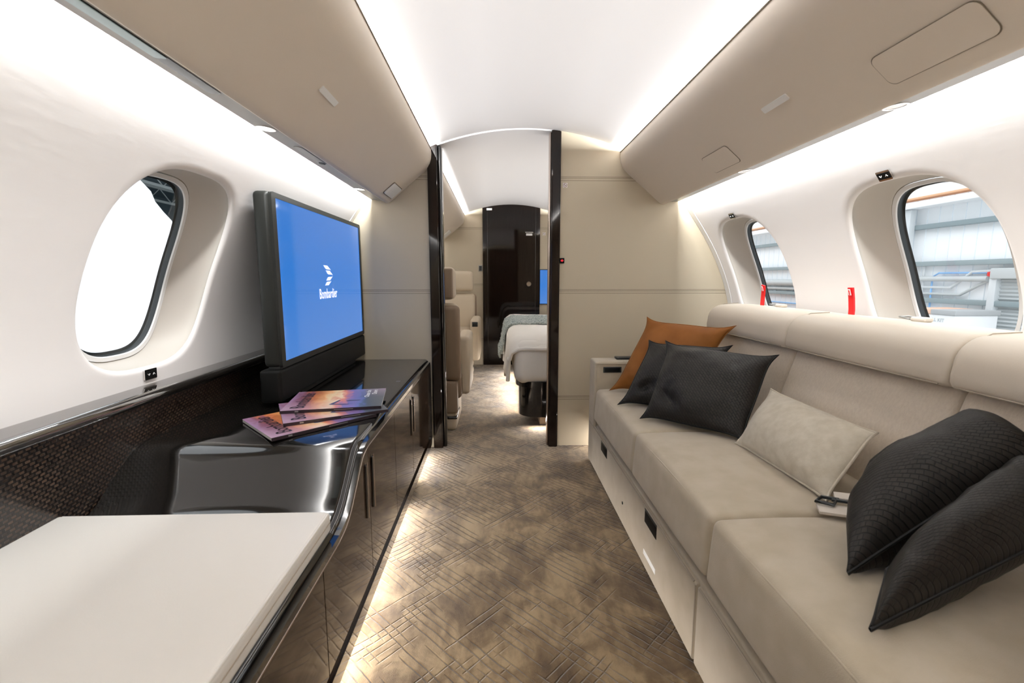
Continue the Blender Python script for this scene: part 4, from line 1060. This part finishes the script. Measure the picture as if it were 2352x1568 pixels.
tag(obj('roof_beam', pbox((X0 - .40, 6, 2.50), (X0 - .04, 26, 2.62), .01), M['clad']), 'white beam along the top of the hangar wall', 'beam')
tag(obj('roof_beam', pbox((X0 - .30, 6, 2.70), (X0 - .04, 26, 2.74), .01), M['orange']), 'thin orange beam high on the hangar wall', 'beam')
def pipe(name, pts, r, m, lb, g=None): bm = BM(); tube(bm, pts, r, 10); tag(obj(name, bm, M[m]), lb, 'pipe', g)
XP = X0 - .07
pipe('pipe', [(XP, 9.72, -.1), (XP, 9.74, 1.02), (XP, 9.60, 1.10), (XP, 8.60, 1.10)], .018, 'bluepipe', 'thin blue pipe bent along the hangar wall')
pipe('pipe', [(XP - .05, 10.3, .98), (XP - .05, 8.55, .98)], .055, 'greysteel', 'thick grey pipe running under the blue pipe')
pipe('pipe', [(XP, 10.3, .80), (XP, 9.3, .80), (XP, 8.9, 1.12), (XP, 8.2, 1.15)], .03, 'pipe', 'grey conduit rising behind the blue pipe')
pipe('pipe', [(XP, 10.3, .66), (XP, 9.1, .66), (XP, 8.5, 1.0)], .03, 'greysteel', 'lower grey conduit on the hangar wall')
pipe('pipe', [(XP, 9.95, -1.2), (XP, 9.95, 1.3)], .02, 'pipe', 'vertical grey conduit beside the white spill kit box')
pipe('pipe', [(XP, 16.6, .20), (XP, 12.5, .20)], .02, 'bluepipe', 'low horizontal blue pipe seen in the farther window')
pipe('pipe', [(XP - .05, 18, .85), (XP - .05, 12, .85)], .10, 'greysteel', 'thick grey duct seen in the farther window')
pipe('pipe', [(XP - .02, 18, .66), (XP - .02, 12, .66)], .05, 'greysteel', 'thin grey duct under the thick one in the farther window')
tag(obj('valve', pbox((XP - .05, 8.53, 1.02), (XP + .01, 8.59, 1.11), .01), M['red']), 'small red valve at the end of the blue pipe', 'valve')
bm = BM(); z = GZ
while z < .98:
    quad(bm, [(X0 - .10, 6.4, z), (X0 - .10, 8.35, z), (X0 - .065, 8.35, z + .035), (X0 - .065, 6.4, z + .035)]); quad(bm, [(X0 - .065, 6.4, z + .035), (X0 - .065, 8.35, z + .035), (X0 - .10, 8.35, z + .07), (X0 - .10, 6.4, z + .07)]); z += .07
rd = obj('door_3', bm, M['greysteel'], smooth=False); tag(rd, 'grey slatted roller door in the hangar wall', 'door', kind='structure')
obj('door_frame', pbox((X0 - .18, 8.35, GZ), (X0 - .03, 8.48, 1.06), .01), M['pipe'], rd); obj('door_header', pbox((X0 - .22, 6.4, .98), (X0 - .03, 8.45, 1.18), .02), M['greysteel'], rd)
t = thing('spill_kit_box', 'white spill kit box with peach and grey lid against the hangar wall', 'box', (8.2, 8.6, GZ))
XK = 8.0
obj('box_body', pbox((XK, 7.94, GZ), (XK + .8, 8.90, .33), .02), M['box'], t); obj('lid', pbox((XK - .02, 8.40, .33), (XK + .82, 8.92, .42), .01), M['lid'], t); obj('lid', pbox((XK - .02, 7.92, .33), (XK + .82, 8.40, .42), .01), M['lidgrey'], t)
obj('lettering', text_bm('OIL SPILL KIT', .085, (XK - .003, 8.38, .20), (0, -1, 0), (0, 0, 1), .002, 1.0, bold=.002), M['greysteel'], t, smooth=False)
tag(obj('cable_crate', pbox((7.6, 12.2, GZ), (8.4, 17.5, .10), .02), M['lid']), 'long peach coloured crate by the hangar wall in the farther window', 'crate')
# left side: white dust sheet, dark roof deck with trusses and lamps
bm = BM(); G = []; NJ = 60
for j in range(NJ + 1):
    y = 2.2 + 7.3 * j / NJ; row = []
    topz = 2.75 - max(0, y - 6.10) * .96 if y > 6.1 else 2.75
    for i in range(25):
        z = GZ + .35 + (topz - GZ - .35) * i / 24; fz = (z - GZ) / 4
        x = -5.0 + .10 * math.sin(y * 5.5 + fz * 2.2) * (1 - .3 * fz) + .04 * math.sin(y * 13 - fz * 3) + .55 * (1 - fz)
        row.append(bm.verts.new((x, y, z)))
    G.append(row)
for j in range(NJ):
    for i in range(24): bm.faces.new((G[j][i], G[j + 1][i], G[j + 1][i + 1], G[j][i + 1]))
bmesh.ops.recalc_face_normals(bm, faces=bm.faces); bmesh.ops.solidify(bm, geom=bm.faces[:], thickness=.01)
tag(obj('dust_sheet', bm, M['sheetout'], angle=80), 'big white draped sheet outside the left window', 'sheet')
bm = BM(); quad(bm, [(-40, -2, 7.6), (-6, -2, 7.6), (-6, 60, 7.6), (-40, 60, 7.6)]); struct('hangar_roof', bm, M['roof'], 'dark hangar roof deck seen through the left window', 'roof')
bm = BM(); quad(bm, [(-28, -2, GZ), (-28, 60, GZ), (-28, 60, 7.6), (-28, -2, 7.6)]); quad(bm, [(-40, 44, GZ), (-6, 44, GZ), (-6, 44, 7.6), (-40, 44, 7.6)]); struct('hangar_wall_left', bm, M['roof'], 'dark far wall of the hangar on the left', 'wall')
for k, x in enumerate((-12, -16, -20, -24)):
    t = thing('roof_truss', 'grey steel roof truss under the hangar roof, seen through the left window', 'truss', (x, 25, 6.4), 'hangar roof trusses')
    obj('top_chord', pbox((x - .08, 5, 7.2), (x + .08, 44, 7.36), .01), M['truss'], t); obj('bottom_chord', pbox((x - .08, 5, 6.3), (x + .08, 44, 6.46), .01), M['truss'], t)
    bm = BM(); y = 5
    while y < 43: tube(bm, [(x, y, 6.4), (x, y + 1.1, 7.25), (x, y + 2.2, 6.4)], .035, 6); y += 2.2
    obj('web_bars', bm, M['truss'], t)
for x, y in ((-13, 17.5), (-15, 23), (-18, 22), (-22, 29), (-11, 26)):
    tag(obj('bay_lamp', pbox((x - .5, y - .35, 6.05), (x + .5, y + .35, 6.2), .02), M['bay']), 'bright rectangular lamp hanging under the hangar roof, seen through the left window', 'lamp', 'hangar bay lamps')
